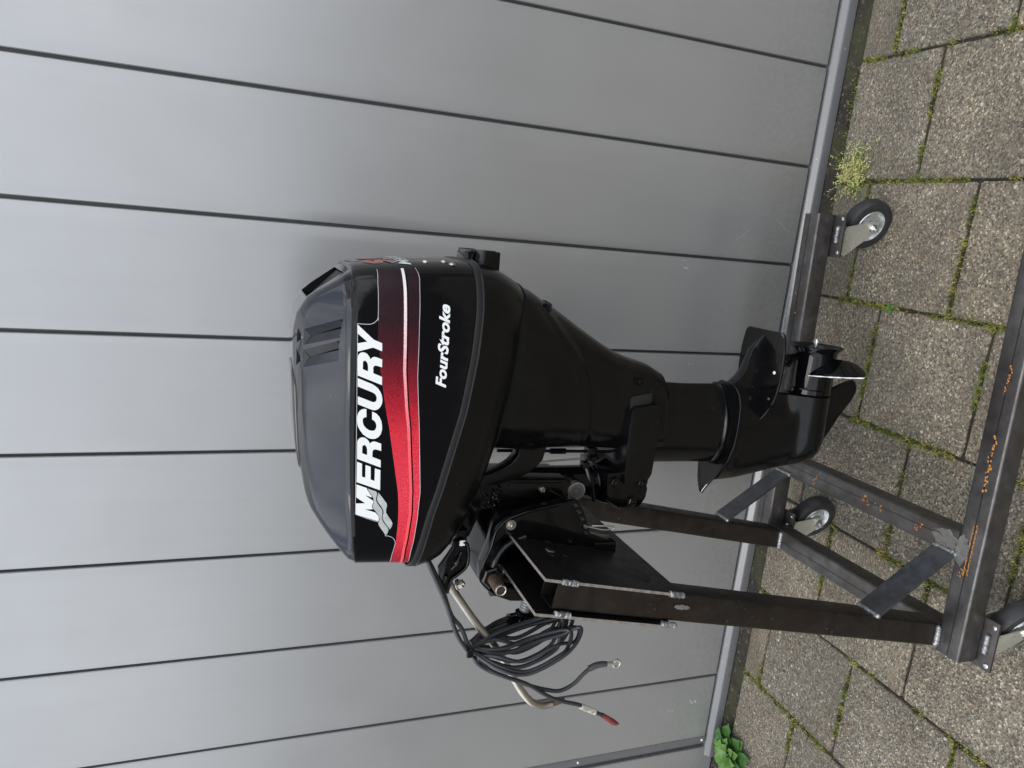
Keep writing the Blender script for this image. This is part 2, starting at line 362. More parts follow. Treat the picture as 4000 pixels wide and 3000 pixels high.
LOGO = {
 'Y': [[(-0.1284,1.347),(-0.1488,1.3237),(-0.1535,1.3116),(-0.165,1.3112),(-0.1601,1.3241),(-0.1665,1.3455),(-0.1548,1.3458),(-0.1521,1.3325),(-0.1409,1.3464)]],
 'R2': [[(-0.1754,1.3452),(-0.1722,1.3447),(-0.1698,1.3434),(-0.168,1.3412),(-0.1673,1.3381),(-0.1678,1.335),(-0.1698,1.3318),(-0.173,1.3293),(-0.1771,1.3271),(-0.1752,1.3259),(-0.1738,1.3238),(-0.1734,1.3215),(-0.1738,1.3191),(-0.1767,1.3107),(-0.1882,1.3104),(-0.1863,1.3164),(-0.1857,1.3192),(-0.1861,1.3212),(-0.1879,1.3226),(-0.1896,1.3228),(-0.197,1.3225),(-0.202,1.3098),(-0.2141,1.3093),(-0.2007,1.3443)],[(-0.179,1.3351),(-0.1799,1.337),(-0.182,1.3377),(-0.1915,1.3374),(-0.1944,1.3301),(-0.1877,1.3302),(-0.1842,1.3308),(-0.1815,1.332),(-0.1798,1.3334)]],
 'U': [[(-0.2045,1.3441),(-0.2129,1.3235),(-0.2153,1.3193),(-0.2188,1.315),(-0.2234,1.3116),(-0.2284,1.3093),(-0.2334,1.3081),(-0.2359,1.3078),(-0.2409,1.308),(-0.2453,1.3096),(-0.2489,1.3122),(-0.2511,1.3156),(-0.2515,1.319),(-0.2506,1.3226),(-0.2428,1.3425),(-0.231,1.3431),(-0.239,1.3224),(-0.2395,1.3203),(-0.2389,1.3179),(-0.2367,1.3164),(-0.2335,1.3162),(-0.2306,1.3167),(-0.2278,1.3184),(-0.2263,1.3202),(-0.2248,1.323),(-0.2166,1.3437)]],
 'C': [[(-0.25,1.33),(-0.2495,1.3323),(-0.2499,1.3357),(-0.2519,1.339),(-0.2559,1.3416),(-0.2613,1.3428),(-0.2678,1.3427),(-0.275,1.3412),(-0.2815,1.3378),(-0.2874,1.3334),(-0.2918,1.3277),(-0.2942,1.3227),(-0.2946,1.3192),(-0.2942,1.315),(-0.2919,1.3109),(-0.2871,1.3076),(-0.2809,1.3062),(-0.275,1.3064),(-0.2677,1.3078),(-0.2612,1.3109),(-0.2565,1.3153),(-0.2532,1.3217),(-0.2654,1.3212),(-0.2666,1.3187),(-0.2695,1.3161),(-0.2735,1.3147),(-0.2776,1.3147),(-0.2809,1.3163),(-0.2821,1.3187),(-0.2822,1.3212),(-0.2814,1.3247),(-0.2786,1.329),(-0.2743,1.3326),(-0.2696,1.3344),(-0.2656,1.3346),(-0.263,1.3336),(-0.262,1.3317),(-0.2617,1.3295)]],
 'R1': [[(-0.3246,1.3402),(-0.2985,1.3411),(-0.2956,1.34),(-0.293,1.3374),(-0.2921,1.3343),(-0.2925,1.3311),(-0.2946,1.3276),(-0.2979,1.3246),(-0.302,1.3227),(-0.3001,1.3214),(-0.2987,1.319),(-0.2985,1.3162),(-0.2993,1.3134),(-0.3019,1.3064),(-0.313,1.306),(-0.311,1.3121),(-0.3105,1.315),(-0.3112,1.317),(-0.3131,1.3184),(-0.3149,1.3185),(-0.3221,1.3183),(-0.3272,1.3059),(-0.3386,1.3055)],[(-0.3162,1.3333),(-0.3066,1.3335),(-0.3046,1.3327),(-0.3037,1.331),(-0.3043,1.3292),(-0.3067,1.3274),(-0.3104,1.3263),(-0.3191,1.326)]],
 'E': [[(-0.329,1.3402),(-0.3321,1.3328),(-0.3519,1.3321),(-0.3539,1.3271),(-0.3342,1.3276),(-0.3372,1.32),(-0.3568,1.3192),(-0.3593,1.3135),(-0.3398,1.3138),(-0.3426,1.3056),(-0.3739,1.3047),(-0.3603,1.3395)]],
 'M': [[(-0.3639,1.3395),(-0.3699,1.3243),(-0.3733,1.3231),(-0.383,1.3167),(-0.3849,1.316),(-0.3811,1.3263),(-0.3904,1.314),(-0.3922,1.3135),(-0.396,1.315),(-0.4002,1.3152),(-0.4035,1.3139),(-0.4036,1.3253),(-0.4089,1.3101),(-0.4141,1.3056),(-0.418,1.3041),(-0.4232,1.3046),(-0.4107,1.3385),(-0.3936,1.339),(-0.3938,1.3254),(-0.3839,1.3391)]],
 'wave1': [[(-0.3709,1.3229),(-0.3758,1.3102),(-0.3787,1.3088),(-0.3821,1.3089),(-0.3859,1.31),(-0.3897,1.3098),(-0.3943,1.3079),(-0.3999,1.3037),(-0.4046,1.3006),(-0.4085,1.2993),(-0.4124,1.2995),(-0.4162,1.3002),(-0.4209,1.2994),(-0.4274,1.2959),(-0.4336,1.2906),(-0.4381,1.289),(-0.4424,1.2897),(-0.4472,1.2927),(-0.4421,1.2955),(-0.4341,1.3012),(-0.4291,1.3041),(-0.4253,1.3046),(-0.4215,1.3032),(-0.4177,1.3034),(-0.4129,1.3056),(-0.4073,1.3095),(-0.4026,1.3135),(-0.3987,1.3142),(-0.3934,1.3133),(-0.3903,1.3131),(-0.3865,1.314),(-0.3811,1.3167),(-0.3749,1.3213)]],
 'wave2': [[(-0.3772,1.3071),(-0.3897,1.2977),(-0.3953,1.2938),(-0.3995,1.2931),(-0.4041,1.2941),(-0.4095,1.2941),(-0.4159,1.2906),(-0.4223,1.2859),(-0.4272,1.2836),(-0.4277,1.2834),(-0.4329,1.2844),(-0.4375,1.2871),(-0.4342,1.2888),(-0.4282,1.2936),(-0.4202,1.2983),(-0.4155,1.2988),(-0.4101,1.2977),(-0.4063,1.2982),(-0.4,1.3014),(-0.3929,1.3068),(-0.3882,1.3086),(-0.3844,1.3084),(-0.3814,1.3075)]]}
UPPER = [(-0.0516,1.3162),(-0.065,1.3176),(-0.0791,1.3176),(-0.1171,1.3181),(-0.1484,1.3177),(-0.1662,1.3142),(-0.1883,1.3134),(-0.2013,1.3102),(-0.2174,1.3077),(-0.2429,1.3035),(-0.264,1.2988),(-0.301,1.2909),(-0.3085,1.2889),(-0.3568,1.2805),(-0.3653,1.2791),(-0.3996,1.2759),(-0.4285,1.2751),(-0.4356,1.2755),(-0.4605,1.2764),(-0.4784,1.2786),(-0.5016,1.2802)]
PINK = [(-0.0478,1.2792),(-0.0624,1.2791),(-0.0764,1.2789),(-0.0927,1.2791),(-0.125,1.2789),(-0.1919,1.2774),(-0.2437,1.2721),(-0.2678,1.2689),(-0.2855,1.2656),(-0.3216,1.2609),(-0.3671,1.2583),(-0.4135,1.2573),(-0.4514,1.2604),(-0.4751,1.2632),(-0.5036,1.263)]
LOWER = [(-0.0474,1.2599),(-0.0527,1.2577),(-0.0596,1.2568),(-0.0751,1.258),(-0.1241,1.2589),(-0.2002,1.2582),(-0.2436,1.2546),(-0.2658,1.2526),(-0.2974,1.2492),(-0.3218,1.247),(-0.3729,1.2439),(-0.4232,1.2461),(-0.4581,1.2492),(-0.4782,1.2522),(-0.5017,1.2524)]
TRIM_TOP = [(-0.1274,1.3469),(-0.2132,1.3449),(-0.289,1.3426),(-0.3672,1.3406),(-0.4104,1.3392),(-0.4177,1.3224),(-0.4242,1.3054)]
TRIM_LOOP = [(-0.1274,1.3469),(-0.1277,1.3383),(-0.1273,1.3284),(-0.1241,1.3223),(-0.1204,1.3191),(-0.1171,1.3181)]
TRIM_LOOP2 = [(-0.4474,1.2934),(-0.4486,1.2871),(-0.452,1.2811),(-0.4569,1.2781),(-0.4614,1.2773),(-0.4704,1.2786),(-0.4813,1.2803),(-0.5015,1.2811)]
FS = [(-0.2166,1.2158),(-0.0941,1.2144),(-0.2103,1.2309)]

# ================================================================== the wall
WY = 1.672
simple('gap_dark', (.055, .056, .058), .5)
wall = bpy.data.objects.new('panel_wall', None); COL.objects.link(wall); wall.location = (0, WY, 0)
setp(wall, 'tall grey metal wall of smooth vertical panels behind the outboard motor', 'wall')
ORG = Vector((0, WY, 0))
seams = [-1.655, -1.391, -1.1235, -.855, -.5875, -.318, -.052, .218, .4775, .745, 1.012, 1.28, 1.547, 1.815, 2.08]
def panel_vf(x0, x1, z0, z1):
    # boards with rolled edges: face plus small returns
    g = .0036; prof = [(x0 + g + .0005, .013), (x0 + g, .004), (x0 + g + .0018, .0016), (x0 + g + .0065, 0), (x0 + g + .03, 0), (x1 - g - .03, 0), (x1 - g - .0065, 0), (x1 - g - .0018, .0016), (x1 - g, .004), (x1 - g - .0005, .013)]
    zz = [z0, z0 + .002, z0 + .5, z1]
    V = [(x, WY + y + (.0015 if k == 0 else 0), z) for k, z in enumerate(zz) for x, y in prof]; n = len(prof); F = []
    for k in range(len(zz) - 1):
        for i in range(n - 1): F.append((k * n + i, k * n + i + 1, (k + 1) * n + i + 1, (k + 1) * n + i))
    b = len(V); V += [(x, WY + .013, z0 + .001) for x, y in prof]
    for i in range(n - 1): F.append((i + 1, i, b + i, b + i + 1))
    return V, F
for a, b_ in zip(seams, seams[1:]): obj('panel', panel_vf(a, b_, .047, 3.3), 'wall_panel', wall, 30)
obj('panel', panel_vf(-2.75, -1.6655, .003, 3.3), 'wall_panel', wall, 30)
obj('backing', box(-2.76, 2.085, WY + .0135, WY + .06, .002, 3.3), 'gap_dark', wall)
pr = [(.016, .0405), (.006, .0400), (-.000, .0375), (-.006, .0325), (-.0105, .0275), (-.0125, .0262), (-.0141, .0258), (-.015, .0240), (-.015, 0), (.016, 0)]
obj('base_trim', loft([[(x, WY + y, z) for y, z in pr] for x in (-1.7, -1.2, -.6, 0, .6, 1.2, 2.08)]), 'wall_trim', wall, 40)
cp = [(-1.6225, -.0006), (-1.6232, -.0018), (-1.6475, -.0020), (-1.650, -.0010), (-1.6565, .0105), (-1.6635, .0105), (-1.6650, .0), (-1.6662, .012), (-1.62, .012)]
obj('corner_trim', loft([[(x, WY + y, z) for x, y in cp] for z in (.048, 1.5, 3.3)]), 'wall_trim', wall, 30)
for k in range(7):
    z = .058 + .457 * k
    obj('rivet', lathe((-1.6365, WY - .0018, z), (0, -1, 0), [(0, .0048), (.0012, .0045), (.0026, .0032), (.0032, .001)], 14), 'rivet', wall, 40)
for x, z, s in ((-.075, .40, .9), (-.35, .33, .5), (-1.48, .12, 1), (-1.50, .20, .7), (-.60, .20, .6), (-.655, .165, .9)):
    rnd = random.Random(int(x * 100)); V, F = [], []
    for q in range(5):
        cx, cz = x + rnd.uniform(-.012, .012) * s, z + rnd.uniform(-.02, .02) * s; k = len(V); n = 7; r_ = rnd.uniform(.0012, .0035) * s
        V += [(cx + r_ * cos(2 * pi * i / n) * rnd.uniform(.5, 1.3), WY - .0007, cz + r_ * 1.8 * sin(2 * pi * i / n) * rnd.uniform(.5, 1.3)) for i in range(n)]; F.append(tuple(range(k, k + n)))
    obj('scuff_mark', (V, F), 'scuff', wall)
for (x0, z0, x1, z1) in ((-.0, .25, .035, .205), (.07, .13, .035, .075)):
    obj('scratch', ([(x0, WY - .0006, z0), (x0 + .0012, WY - .0006, z0), (x1 + .0012, WY - .0006, z1), (x1, WY - .0006, z1)], [(0, 1, 2, 3)]), 'scuff', wall)

# ================================================================== ground and paving
simple('asphalt', (.045, .045, .046), .9, var=.3, vscale=6)
ORG = Vector((0, 0, 0))
setp(obj('ground', ([(-80, -80, -.03), (80, -80, -.03), (80, 80, -.03), (-80, 80, -.03)], [(0, 1, 2, 3)]), 'asphalt'), kind='structure')
V, F = [], []; nx, ny = 150, 120
for j in range(ny + 1):
    for i in range(nx + 1):
        x = -3 + 5.5 * i / nx; y = -2.2 + 3.885 * j / ny
        zz = -.0065 + .004 * noise.noise((x * 12, y * 12, 0)) + .0025 * noise.noise((x * 40, y * 40, 3)) + (.002 if y > 1.61 else 0)
        V.append((x, y, zz))
for j in range(ny):
    for i in range(nx):
        k = j * (nx + 1) + i; F.append((k, k + 1, k + nx + 2, k + nx + 1))
setp(obj('soil_bed', (V, F), 'joint_soil', smooth=80), kind='structure')
pave = bpy.data.objects.new('pavement', None); COL.objects.link(pave); pave['kind'] = 'structure'
def slab_mesh(seed):
    rnd = random.Random(seed); n = 9; pts = []; H = .146
    cr_ = .0045
    for k, (sx, sy, ex, ey) in enumerate(((-1, -1, 1, 0), (1, -1, 0, 1), (1, 1, -1, 0), (-1, 1, 0, -1))):
        for i in range(n + 1):
            t = -1 + 2 * i / n
            x = sx * H if ex == 0 else t * (H - cr_) * ex; y = sy * H if ey == 0 else t * (H - cr_) * ey
            nn = noise.noise((x * 30 + seed * 7, y * 30, seed)) * .0022
            l = sqrt(x * x + y * y); pts.append((x * (1 - nn / .15), y * (1 - nn / .15)))
    def ring(f, z, jit=0): return [(x * f, y * f, z + (noise.noise((x * 50 + seed, y * 50, 1)) * jit)) for x, y in pts]
    rings = [ring(1, -.04), ring(1, -.006), ring(.994, -.0022), ring(.982, -.0004, .0006), ring(.96, 0), ring(.6, .0008)]
    Vs, Fs = loft(rings, False, True)
    me = bpy.data.meshes.new('paving_slab'); me.from_pydata([tuple(v) for v in Vs], [], Fs); me.materials.append(M['concrete_slab'])
    for p in me.polygons: p.use_smooth = True
    me.set_sharp_from_angle(angle=R(60)); return me
SM = [slab_mesh(i) for i in range(6)]
cols = [(.786, 1.09, 1.36), (.484, .786, 1.50), (.18, .484, 1.355), (-.125, .18, 1.492), (-.4265, -.125, 1.378), (-.727, -.4265, 1.512), (-1.041, -.727, 1.38), (-1.333, -1.041, 1.53), (-1.637, -1.333, 1.372), (-1.94, -1.637, 1.53), (-2.244, -1.94, 1.37), (-2.55, -2.244, 1.52), (1.09, 1.394, 1.51)]
joints = []
rnd = random.Random(4)
def add_slab(x0, x1, y0, y1):
    me = SM[rnd.randrange(6)]; s = bpy.data.objects.new('paving_slab', me); COL.objects.link(s); s.parent = pave
    g = .0068; q = rnd.randrange(2)
    s.location = ((x0 + x1) / 2 + rnd.uniform(-.001, .001), (y0 + y1) / 2 + rnd.uniform(-.001, .001), rnd.uniform(-.0015, .0015))
    s.scale = ((x1 - x0 - g) / .292, (y1 - y0 - g) / .292, 1); s.rotation_euler = (rnd.uniform(-.004, .004), rnd.uniform(-.004, .004), rnd.uniform(-.006, .006) + (pi if q else 0))
for x0, x1, ph in cols:
    WE = 1.607; y = ph
    if WE - y > .04: add_slab(x0, x1, y, WE); joints.append((x0, y, x1, y))
    elif True: add_slab(x0, x1, y + .0, WE) if WE - y > .03 else None
    joints.append((x1, -.6, x1, 1.6))
    while y > -1.0:
        add_slab(x0, x1, y - .303, y); y -= .303; joints.append((x0, y, x1, y))
# beyond what the photo shows the same paving runs on, as one merged mesh
bm = bmesh.new()
def addq(x0, x1, y0, y1):
    vs = [bm.verts.new(p) for p in ((x0, y0, -.001), (x1, y0, -.001), (x1, y1, -.001), (x0, y1, -.001))]; f = bm.faces.new(vs)
i = 0
for ix in range(-26, 27):
    for iy in range(-30, 6):
        x0, y0 = ix * .304, iy * .303 + (.15 if ix % 2 else 0)
        if x0 > -2.86 and x0 < 1.39 and y0 > -1.45: continue
        if y0 > 1.33 or y0 < -4.2: continue
        addq(x0, x0 + .297, y0, y0 + .296)
me = bpy.data.meshes.new('far_paving'); bm.to_mesh(me); bm.free(); me.materials.append(M['concrete_slab'])
o = bpy.data.objects.new('far_paving', me); COL.objects.link(o); o['kind'] = 'stuff'; o['label'] = 'grey concrete paving running on around the yard'; o['category'] = 'paving'

# moss in the joints
rnd = random.Random(11); V, F, FM = [], [], []
def blade(x, y, z, h, mi):
    a = rnd.uniform(0, 2 * pi); w_ = rnd.uniform(.0009, .0020); lx, ly = rnd.uniform(-1, 1) * h * .9, rnd.uniform(-1, 1) * h * .9; k = len(V)
    V.extend([(x - cos(a) * w_, y - sin(a) * w_, z), (x + cos(a) * w_, y + sin(a) * w_, z), (x + lx, y + ly, z + h)]); F.append((k, k + 1, k + 2)); FM.append(mi)
def moss_line(x0, y0, x1, y1, dens=1.0, wid=.0078):
    ln = sqrt((x1 - x0) ** 2 + (y1 - y0) ** 2); n = int(ln * 4200 * dens)
    for _ in range(n):
        t = rnd.random(); x = x0 + (x1 - x0) * t; y = y0 + (y1 - y0) * t
        d = noise.noise((x * 6.5 + 3, y * 6.5, 5)) + .5 * noise.noise((x * 22, y * 22, 9))
        if y < .4 or d < -.07: continue
        s = wid * (1 + max(0, d) * 1.4)
        x += rnd.gauss(0, s * .55); y += rnd.gauss(0, s * .55)
        c = noise.noise((x * 30, y * 30, 2)); mi = 0 if c > .0 else (1 if c > -.25 else 2)
        if rnd.random() < .16: mi = 1
        blade(x, y, rnd.uniform(-.004, .0015), rnd.uniform(.0022, .0068), mi)
for j in joints:
    if max(j[0], j[2]) > -2.0 and min(j[0], j[2]) < 1.0: moss_line(*j)
for (x0, y0, x1, y1, d_) in ((-.9, 1.632, -.7, 1.628, .5), (-.2, 1.612, .45, 1.610, .3)): moss_line(x0, y0, x1, y1, d_, .010)
o = obj('moss', (V, F), 'moss_a', mats=['moss_b', 'moss_c'], fm=FM); setp(o, 'yellow-green moss growing in the joints between the paving slabs', 'moss', kind='stuff')
# loose grit along the foot of the wall
rnd = random.Random(3); V, F, FM = [], [], []
for _ in range(1100):
    x, y = rnd.uniform(-2.2, 1.0), rnd.choice((rnd.uniform(1.607, 1.656), rnd.uniform(1.60, 1.63))); r_ = rnd.uniform(.0006, .0018); k = len(V); z = -.003 + r_ * .5
    V += [(x + r_, y, z), (x, y + r_, z), (x - r_, y, z), (x, y - r_, z), (x, y, z + r_), (x, y, z - r_)]
    F += [(k, k + 1, k + 4), (k + 1, k + 2, k + 4), (k + 2, k + 3, k + 4), (k + 3, k, k + 4)]; FM += [0 if rnd.random() < .985 else (1 if rnd.random() < .8 else 2)] * 4
simple('grit_dark', (.05, .045, .04), .9); simple('grit_mid', (.12, .10, .085), .9); simple('grit_light', (.30, .25, .19), .9)
o = obj('grit', (V, F), 'grit_dark', mats=['grit_mid', 'grit_light'], fm=FM); setp(o, 'dark soil crumbs and grit lying along the foot of the metal wall', 'grit', kind='stuff')
for i, (x, y, s, mt) in enumerate(((.325, 1.27, .006, 'grit_light'), (-.03, 1.12, .005, 'grit_mid'), (.42, 1.13, .005, 'grit_mid'), (-1.22, 1.44, .006, 'grit_dark'), (-1.19, 1.45, .005, 'grit_light'))):
    ORG = Vector((x, y, 0)); rnd = random.Random(i); vs, fs = lathe((x, y, -.001), (0, 0, 1), [(0, s * .6), (s * .3, s), (s * .7, s * .7), (s * .9, s * .2)], 7)
    vs = [Vector((v[0] + rnd.uniform(-.2, .2) * s, v[1] * 1 + rnd.uniform(-.2, .2) * s, v[2])) for v in vs]
    o = obj('pebble', (vs, fs), mt, smooth=60); o.location = (x, y, 0)
    setp(o, ('pale pebble on the paving slab right of the rear right caster', 'small brown pebble on the slab behind the propeller', 'small brown pebble on the slab nearest the wall at the right', 'dark pebble in the crack near the wall at the left', 'pale orange pebble beside a dark one near the wall')[i], 'pebble')

# ------------------------------------------------------------------ plants
def leaf_vf(base, az, length, width, lift, lobes=3, seed=0, droop=.5):
    rnd = random.Random(seed); n = 12; V, F = [], []; base = Vector(base); d = Vector((cos(az), sin(az), 0)); s = Vector((-sin(az), cos(az), 0))
    for i in range(n + 1):
        t = i / n; st = .22
        if t < st: wd = width * .07
        else:
            q = (t - st) / (1 - st); wd = width * .5 * (sin(pi * min(1, q ** .75)) ** .6) * (1 + .16 * sin(q * pi * 2 * lobes)); wd = max(wd, width * .03)
        z = lift * (t * 1.6 - t * t * droop * 2) ; p = base + d * (length * t * cos(.3 * lift)) + Vector((0, 0, max(z, -.0)))
        wob = noise.noise((t * 5, seed, 0)) * .12 * length
        p = p + s * wob * t
        V += [p - s * wd + Vector((0, 0, wd * .30 + noise.noise((t * 9, seed, 4)) * width * .10)), p, p + s * wd + Vector((0, 0, wd * .30 + noise.noise((t * 9, seed, 8)) * width * .10))]
    for i in range(n):
        k = i * 3; F += [(k, k + 1, k + 4, k + 3), (k + 1, k + 2, k + 5, k + 4)]
    return V, F
ORG = Vector((-1.63, 1.59, 0)); wd = bpy.data.objects.new('leafy_weed', None); COL.objects.link(wd); wd.location = ORG
setp(wd, 'bright green leafy weed growing at the left foot of the metal wall', 'weed')
for i, (az, l, w_, lf) in enumerate(((10, .105, .050, .03), (-25, .095, .048, .025), (-60, .11, .05, .02), (-95, .09, .045, .03), (35, .085, .04, .05), (-140, .08, .04, .03), (180, .09, .04, .035), (-40, .06, .03, .05), (70, .06, .03, .05), (-10, .05, .028, .06), (-115, .055, .028, .05), (145, .06, .03, .05), (-50, .075, .034, .045), (0, .065, .03, .05), (-80, .06, .03, .055), (25, .05, .026, .06), (-160, .055, .028, .05), (100, .05, .025, .05), (-30, .10, .042, .015))):
    obj('leaf', leaf_vf((-1.632, 1.588, 0), R(az), l, w_, lf, 3, i), 'leaf' if i < 6 else 'leaf_light', wd, 70)
ORG = Vector((-.126, 1.347, 0)); sd = bpy.data.objects.new('seedling', None); COL.objects.link(sd); sd.location = ORG
setp(sd, 'tiny round-leaved green seedling in the joint left of the rear caster', 'seedling')
for i, az in enumerate((20, 110, 200, 300)): obj('leaf', leaf_vf((-.126, 1.347, 0), R(az), .014, .011, .004, 0, i + 30), 'leaf_light', sd, 70)
ORG = Vector((.205, 1.548, 0)); tf = bpy.data.objects.new('seeding_weed', None); COL.objects.link(tf); tf.location = ORG
setp(tf, 'straggly yellow-green weed with pale seed pods beside the wall behind the caster', 'weed')
rnd = random.Random(8); VS, FSTEM, VL, FL_, VP, FP = [], [], [], [], [], []
for i in range(150):
    a = rnd.uniform(0, 2 * pi); l = rnd.uniform(.015, .075); h = rnd.uniform(.004, .018); p0 = Vector((.205 + rnd.gauss(0, .018), 1.548 + rnd.gauss(0, .016), 0))
    p1 = p0 + Vector((cos(a) * l * .5, sin(a) * l * .45, h * .8)); p2 = p0 + Vector((cos(a) * l, sin(a) * l * .9, h + rnd.uniform(-.006, .008)))
    if p2.y > 1.648: p2.y = 1.648
    v, f = rod([p0, p1, p2], .00045, 4); k = len(VS); VS += v; FSTEM += [tuple(q + k for q in g_) for g_ in f]
    for _ in range(3):
        c = p0.lerp(p2, rnd.uniform(.3, 1)) + Vector((0, 0, .004)); b2 = rnd.uniform(0, 2 * pi); v, f = rod([c, c + Vector((cos(b2) * .003, sin(b2) * .003, .001)), c + Vector((cos(b2) * .0075, sin(b2) * .0075, .003))], [.0004, .0012, .0003], 5); k = len(VP); VP += v; FP += [tuple(q + k for q in g_) for g_ in f]
    for _ in range(3):
        c = p0.lerp(p1, rnd.uniform(0, 1)); b2 = rnd.uniform(0, 2 * pi); v, f = leaf_vf(c, b2, .0065, .0026, .003, 0, i); k = len(VL); VL += v; FL_ += [tuple(q + k for q in g_) for g_ in f]
for n_, d_, m_ in (('stem', (VS, FSTEM), 'stem'), ('seed_pod', (VP, FP), 'seed'), ('foliage', (VL, FL_), 'moss_b')):
    obj(n_, d_, m_, tf)['kind'] = 'stuff'

# ================================================================== the welded stand (stand frame: a along the wall, b away from the camera)
SA = R(2.1)
def s2w(a, b, z=0): return Vector((a * cos(SA) - b * sin(SA), a * sin(SA) + b * cos(SA), z))
def root(name, a, b, z, label, cat, group=None):
    global ORG
    o = bpy.data.objects.new(name, None); COL.objects.link(o); o.location = s2w(a, b, z); o.rotation_euler = (0, 0, SA)
    ORG = Vector((a, b, z)); return setp(o, label, cat, group)
st = root('engine_stand', -.29, 1.165, 0, 'welded dark square-tube trolley on four casters carrying the outboard motor', 'stand')
def bar(name, p0, p1, s, side, mat, **k):
    return obj(name, sqtube(p0, p1, s, side, **k), mat, st, 35)
ZB, ZT = .155, .205; zc = .18
FB, BB = .8845, 1.4445
bar('base_bar', (-.716, FB, zc), (.136, FB, zc), .05, (0, 0, 1), 'mill_steel')
bar('base_bar', (-.716, BB, zc), (.136, BB, zc), .05, (0, 0, 1), 'mill_steel')
for b0 in (FB, BB):
    for ac in (-.7145, .1345):
        pass
bar('cross_beam', (-.687, FB + .0255, zc), (-.687, BB - .0255, zc), .05, (0, 0, 1), 'mill_steel')
bar('cross_beam', (-.493, FB + .0255, zc), (-.493, BB - .0255, zc), .05, (0, 0, 1), 'mill_steel')
# weld seams of the tube itself
for b0 in (FB - .002, BB + .004):
    obj('tube_seam', box(-.712, .132, b0 - .0011, b0 + .0011, ZT - .001, ZT + .0004), 'seam_dark', st)
for a0 in (-.690, -.489):
    obj('tube_seam', box(a0 - .0009, a0 + .0009, FB + .05, BB - .03, ZT - .001, ZT + .0004), 'seam_dark', st)
LE = .197; up = Vector((LE, 0, 1)).normalized(); PW = .0485
def lean(aL, b0, z0, L_, name='post'):
    # left face starts at a=aL at height z0
    bot = Vector((aL + PW / 2 * 1.02, b0 + .0255, z0)); top = bot + up * L_
    return bar(name, bot, top, PW, (0, 1, 0), 'mill_steel_brown', n0=(0, 0, 1))
lean(-.7115, .9095, ZT + .001, .853); lean(-.7115, 1.3685, ZT + .001, .853)
for b0 in (.9095, 1.3685):
    q0 = Vector((-.7115 + PW + .0012, b0 + .0255, ZT + .006)); q1 = q0 + up * .84
    obj('tube_seam', ([q0 + Vector((.0006, -.001, 0)), q0 + Vector((.0006, .001, 0)), q1 + Vector((.0006, .001, 0)), q1 + Vector((.0006, -.001, 0))], [(0, 1, 2, 3)]), 'seam_dark', st)
def smear(name, c, u, v, ru, rv, mat, seed):
    rnd = random.Random(seed); n = 26; c, u, v = Vector(c), Vector(u), Vector(v)
    P_ = [c + u * ru * cos(q * 2 * pi / n) * (1 + .45 * noise.noise((q * .9, seed, 0))) + v * rv * sin(q * 2 * pi / n) * (1 + .6 * noise.noise((q * .7, seed, 5))) for q in range(n)]
    return obj(name, (P_ + [c], [(i, (i + 1) % n, n) for i in range(n)]), mat, st)
simple('ground_steel', (.17, .165, .155), .5, metal=.45, var=.25, vscale=70)
smear('ground_patch', (-.500, .8980, ZT + .0009), (1, 0, 0), (0, 1, 0), .030, .013, 'ground_steel', 1)
smear('ground_patch', (-.4925, .9350, ZT + .0012), (1, 0, 0), (0, 1, 0), .019, .026, 'ground_steel', 2)
for z_, s_ in ((.812, .75),): smear('bare_patch', Vector((-.7115 + .028 + LE * (z_ - .205), .9088, z_)), up, (1, 0, 0), .020 * s_, .0060 * s_, 'ground_steel', int(z_ * 100))
# flat gusset bars at about 45 degrees
for b0 in (.906, 1.372):
    p0 = Vector((-.6285, b0, .372)); p1 = Vector((-.5165, b0, .2065)); d = (p1 - p0).normalized(); n = Vector((-d.z, 0, d.x)); th = .0065
    V = []
    for b_ in (b0, b0 + .049):
        for q, e in ((p0, 0), (p1, 0), (p1 + n * th, 0), (p0 + n * th, 0)): V.append((q.x, b_, q.z))
    o = obj('gusset', (V, [(0, 1, 2, 3), (7, 6, 5, 4), (0, 4, 5, 1), (1, 5, 6, 2), (2, 6, 7, 3), (3, 7, 4, 0)]), 'steel_flat', st, 30)
    obj('weld_bead', weldbead((p0.x + .002, b0 - .002, p0.z + .003), (p0.x + .002, b0 + .051, p0.z + .003), .0052, 3, 8), 'weld', st, 60)
    obj('weld_bead', weldbead((p1.x + .004, b0 - .002, p1.z + .001), (p1.x + .004, b0 + .051, p1.z + .001), .0052, 4, 8), 'weld', st, 60)
# welds at the post feet
obj('weld_bead', weldbead((-.707, .9075, ZT + .003), (-.665, .9075, ZT + .003), .0062, 5, 7), 'weld', st, 60)
obj('weld_bead', weldbead((-.707, 1.3665, ZT + .003), (-.665, 1.3665, ZT + .003), .0062, 6, 7), 'weld', st, 60)
# transom plates, front edges bright where they were cut
def plate(name, top, bot, sgn):
    T, B = Vector((top[0], 0, top[1])), Vector((bot[0], 0, bot[1])); n = Vector((up.z, 0, -up.x)) * sgn; th = .0048; V = []
    for b_ in (.9045, 1.4225):
        for q in (T, B, B + n * th, T + n * th): V.append((q.x, b_, q.z))
    return obj(name, (V, [(0, 1, 2, 3), (7, 6, 5, 4), (0, 4, 5, 1), (1, 5, 6, 2), (2, 6, 7, 3), (3, 7, 4, 0)]), 'steel_plate', st, 20, mats=['bare_edge'], fm=[1, 0, 0, 0, 0, 1]), n
pA, nA = plate('transom_plate', (-.4935, 1.0660), (-.5428, .8160), 1)
pB, nB = plate('transom_plate', (-.5445, 1.0765), (-.5940, .8260), -1)
def onplateA(t, b_, o=0):
    T, B = Vector((-.4935, 0, 1.0660)), Vector((-.5428, 0, .8160)); q = T.lerp(B, t) + nA * (.0048 + o); return Vector((q.x, b_, q.z))
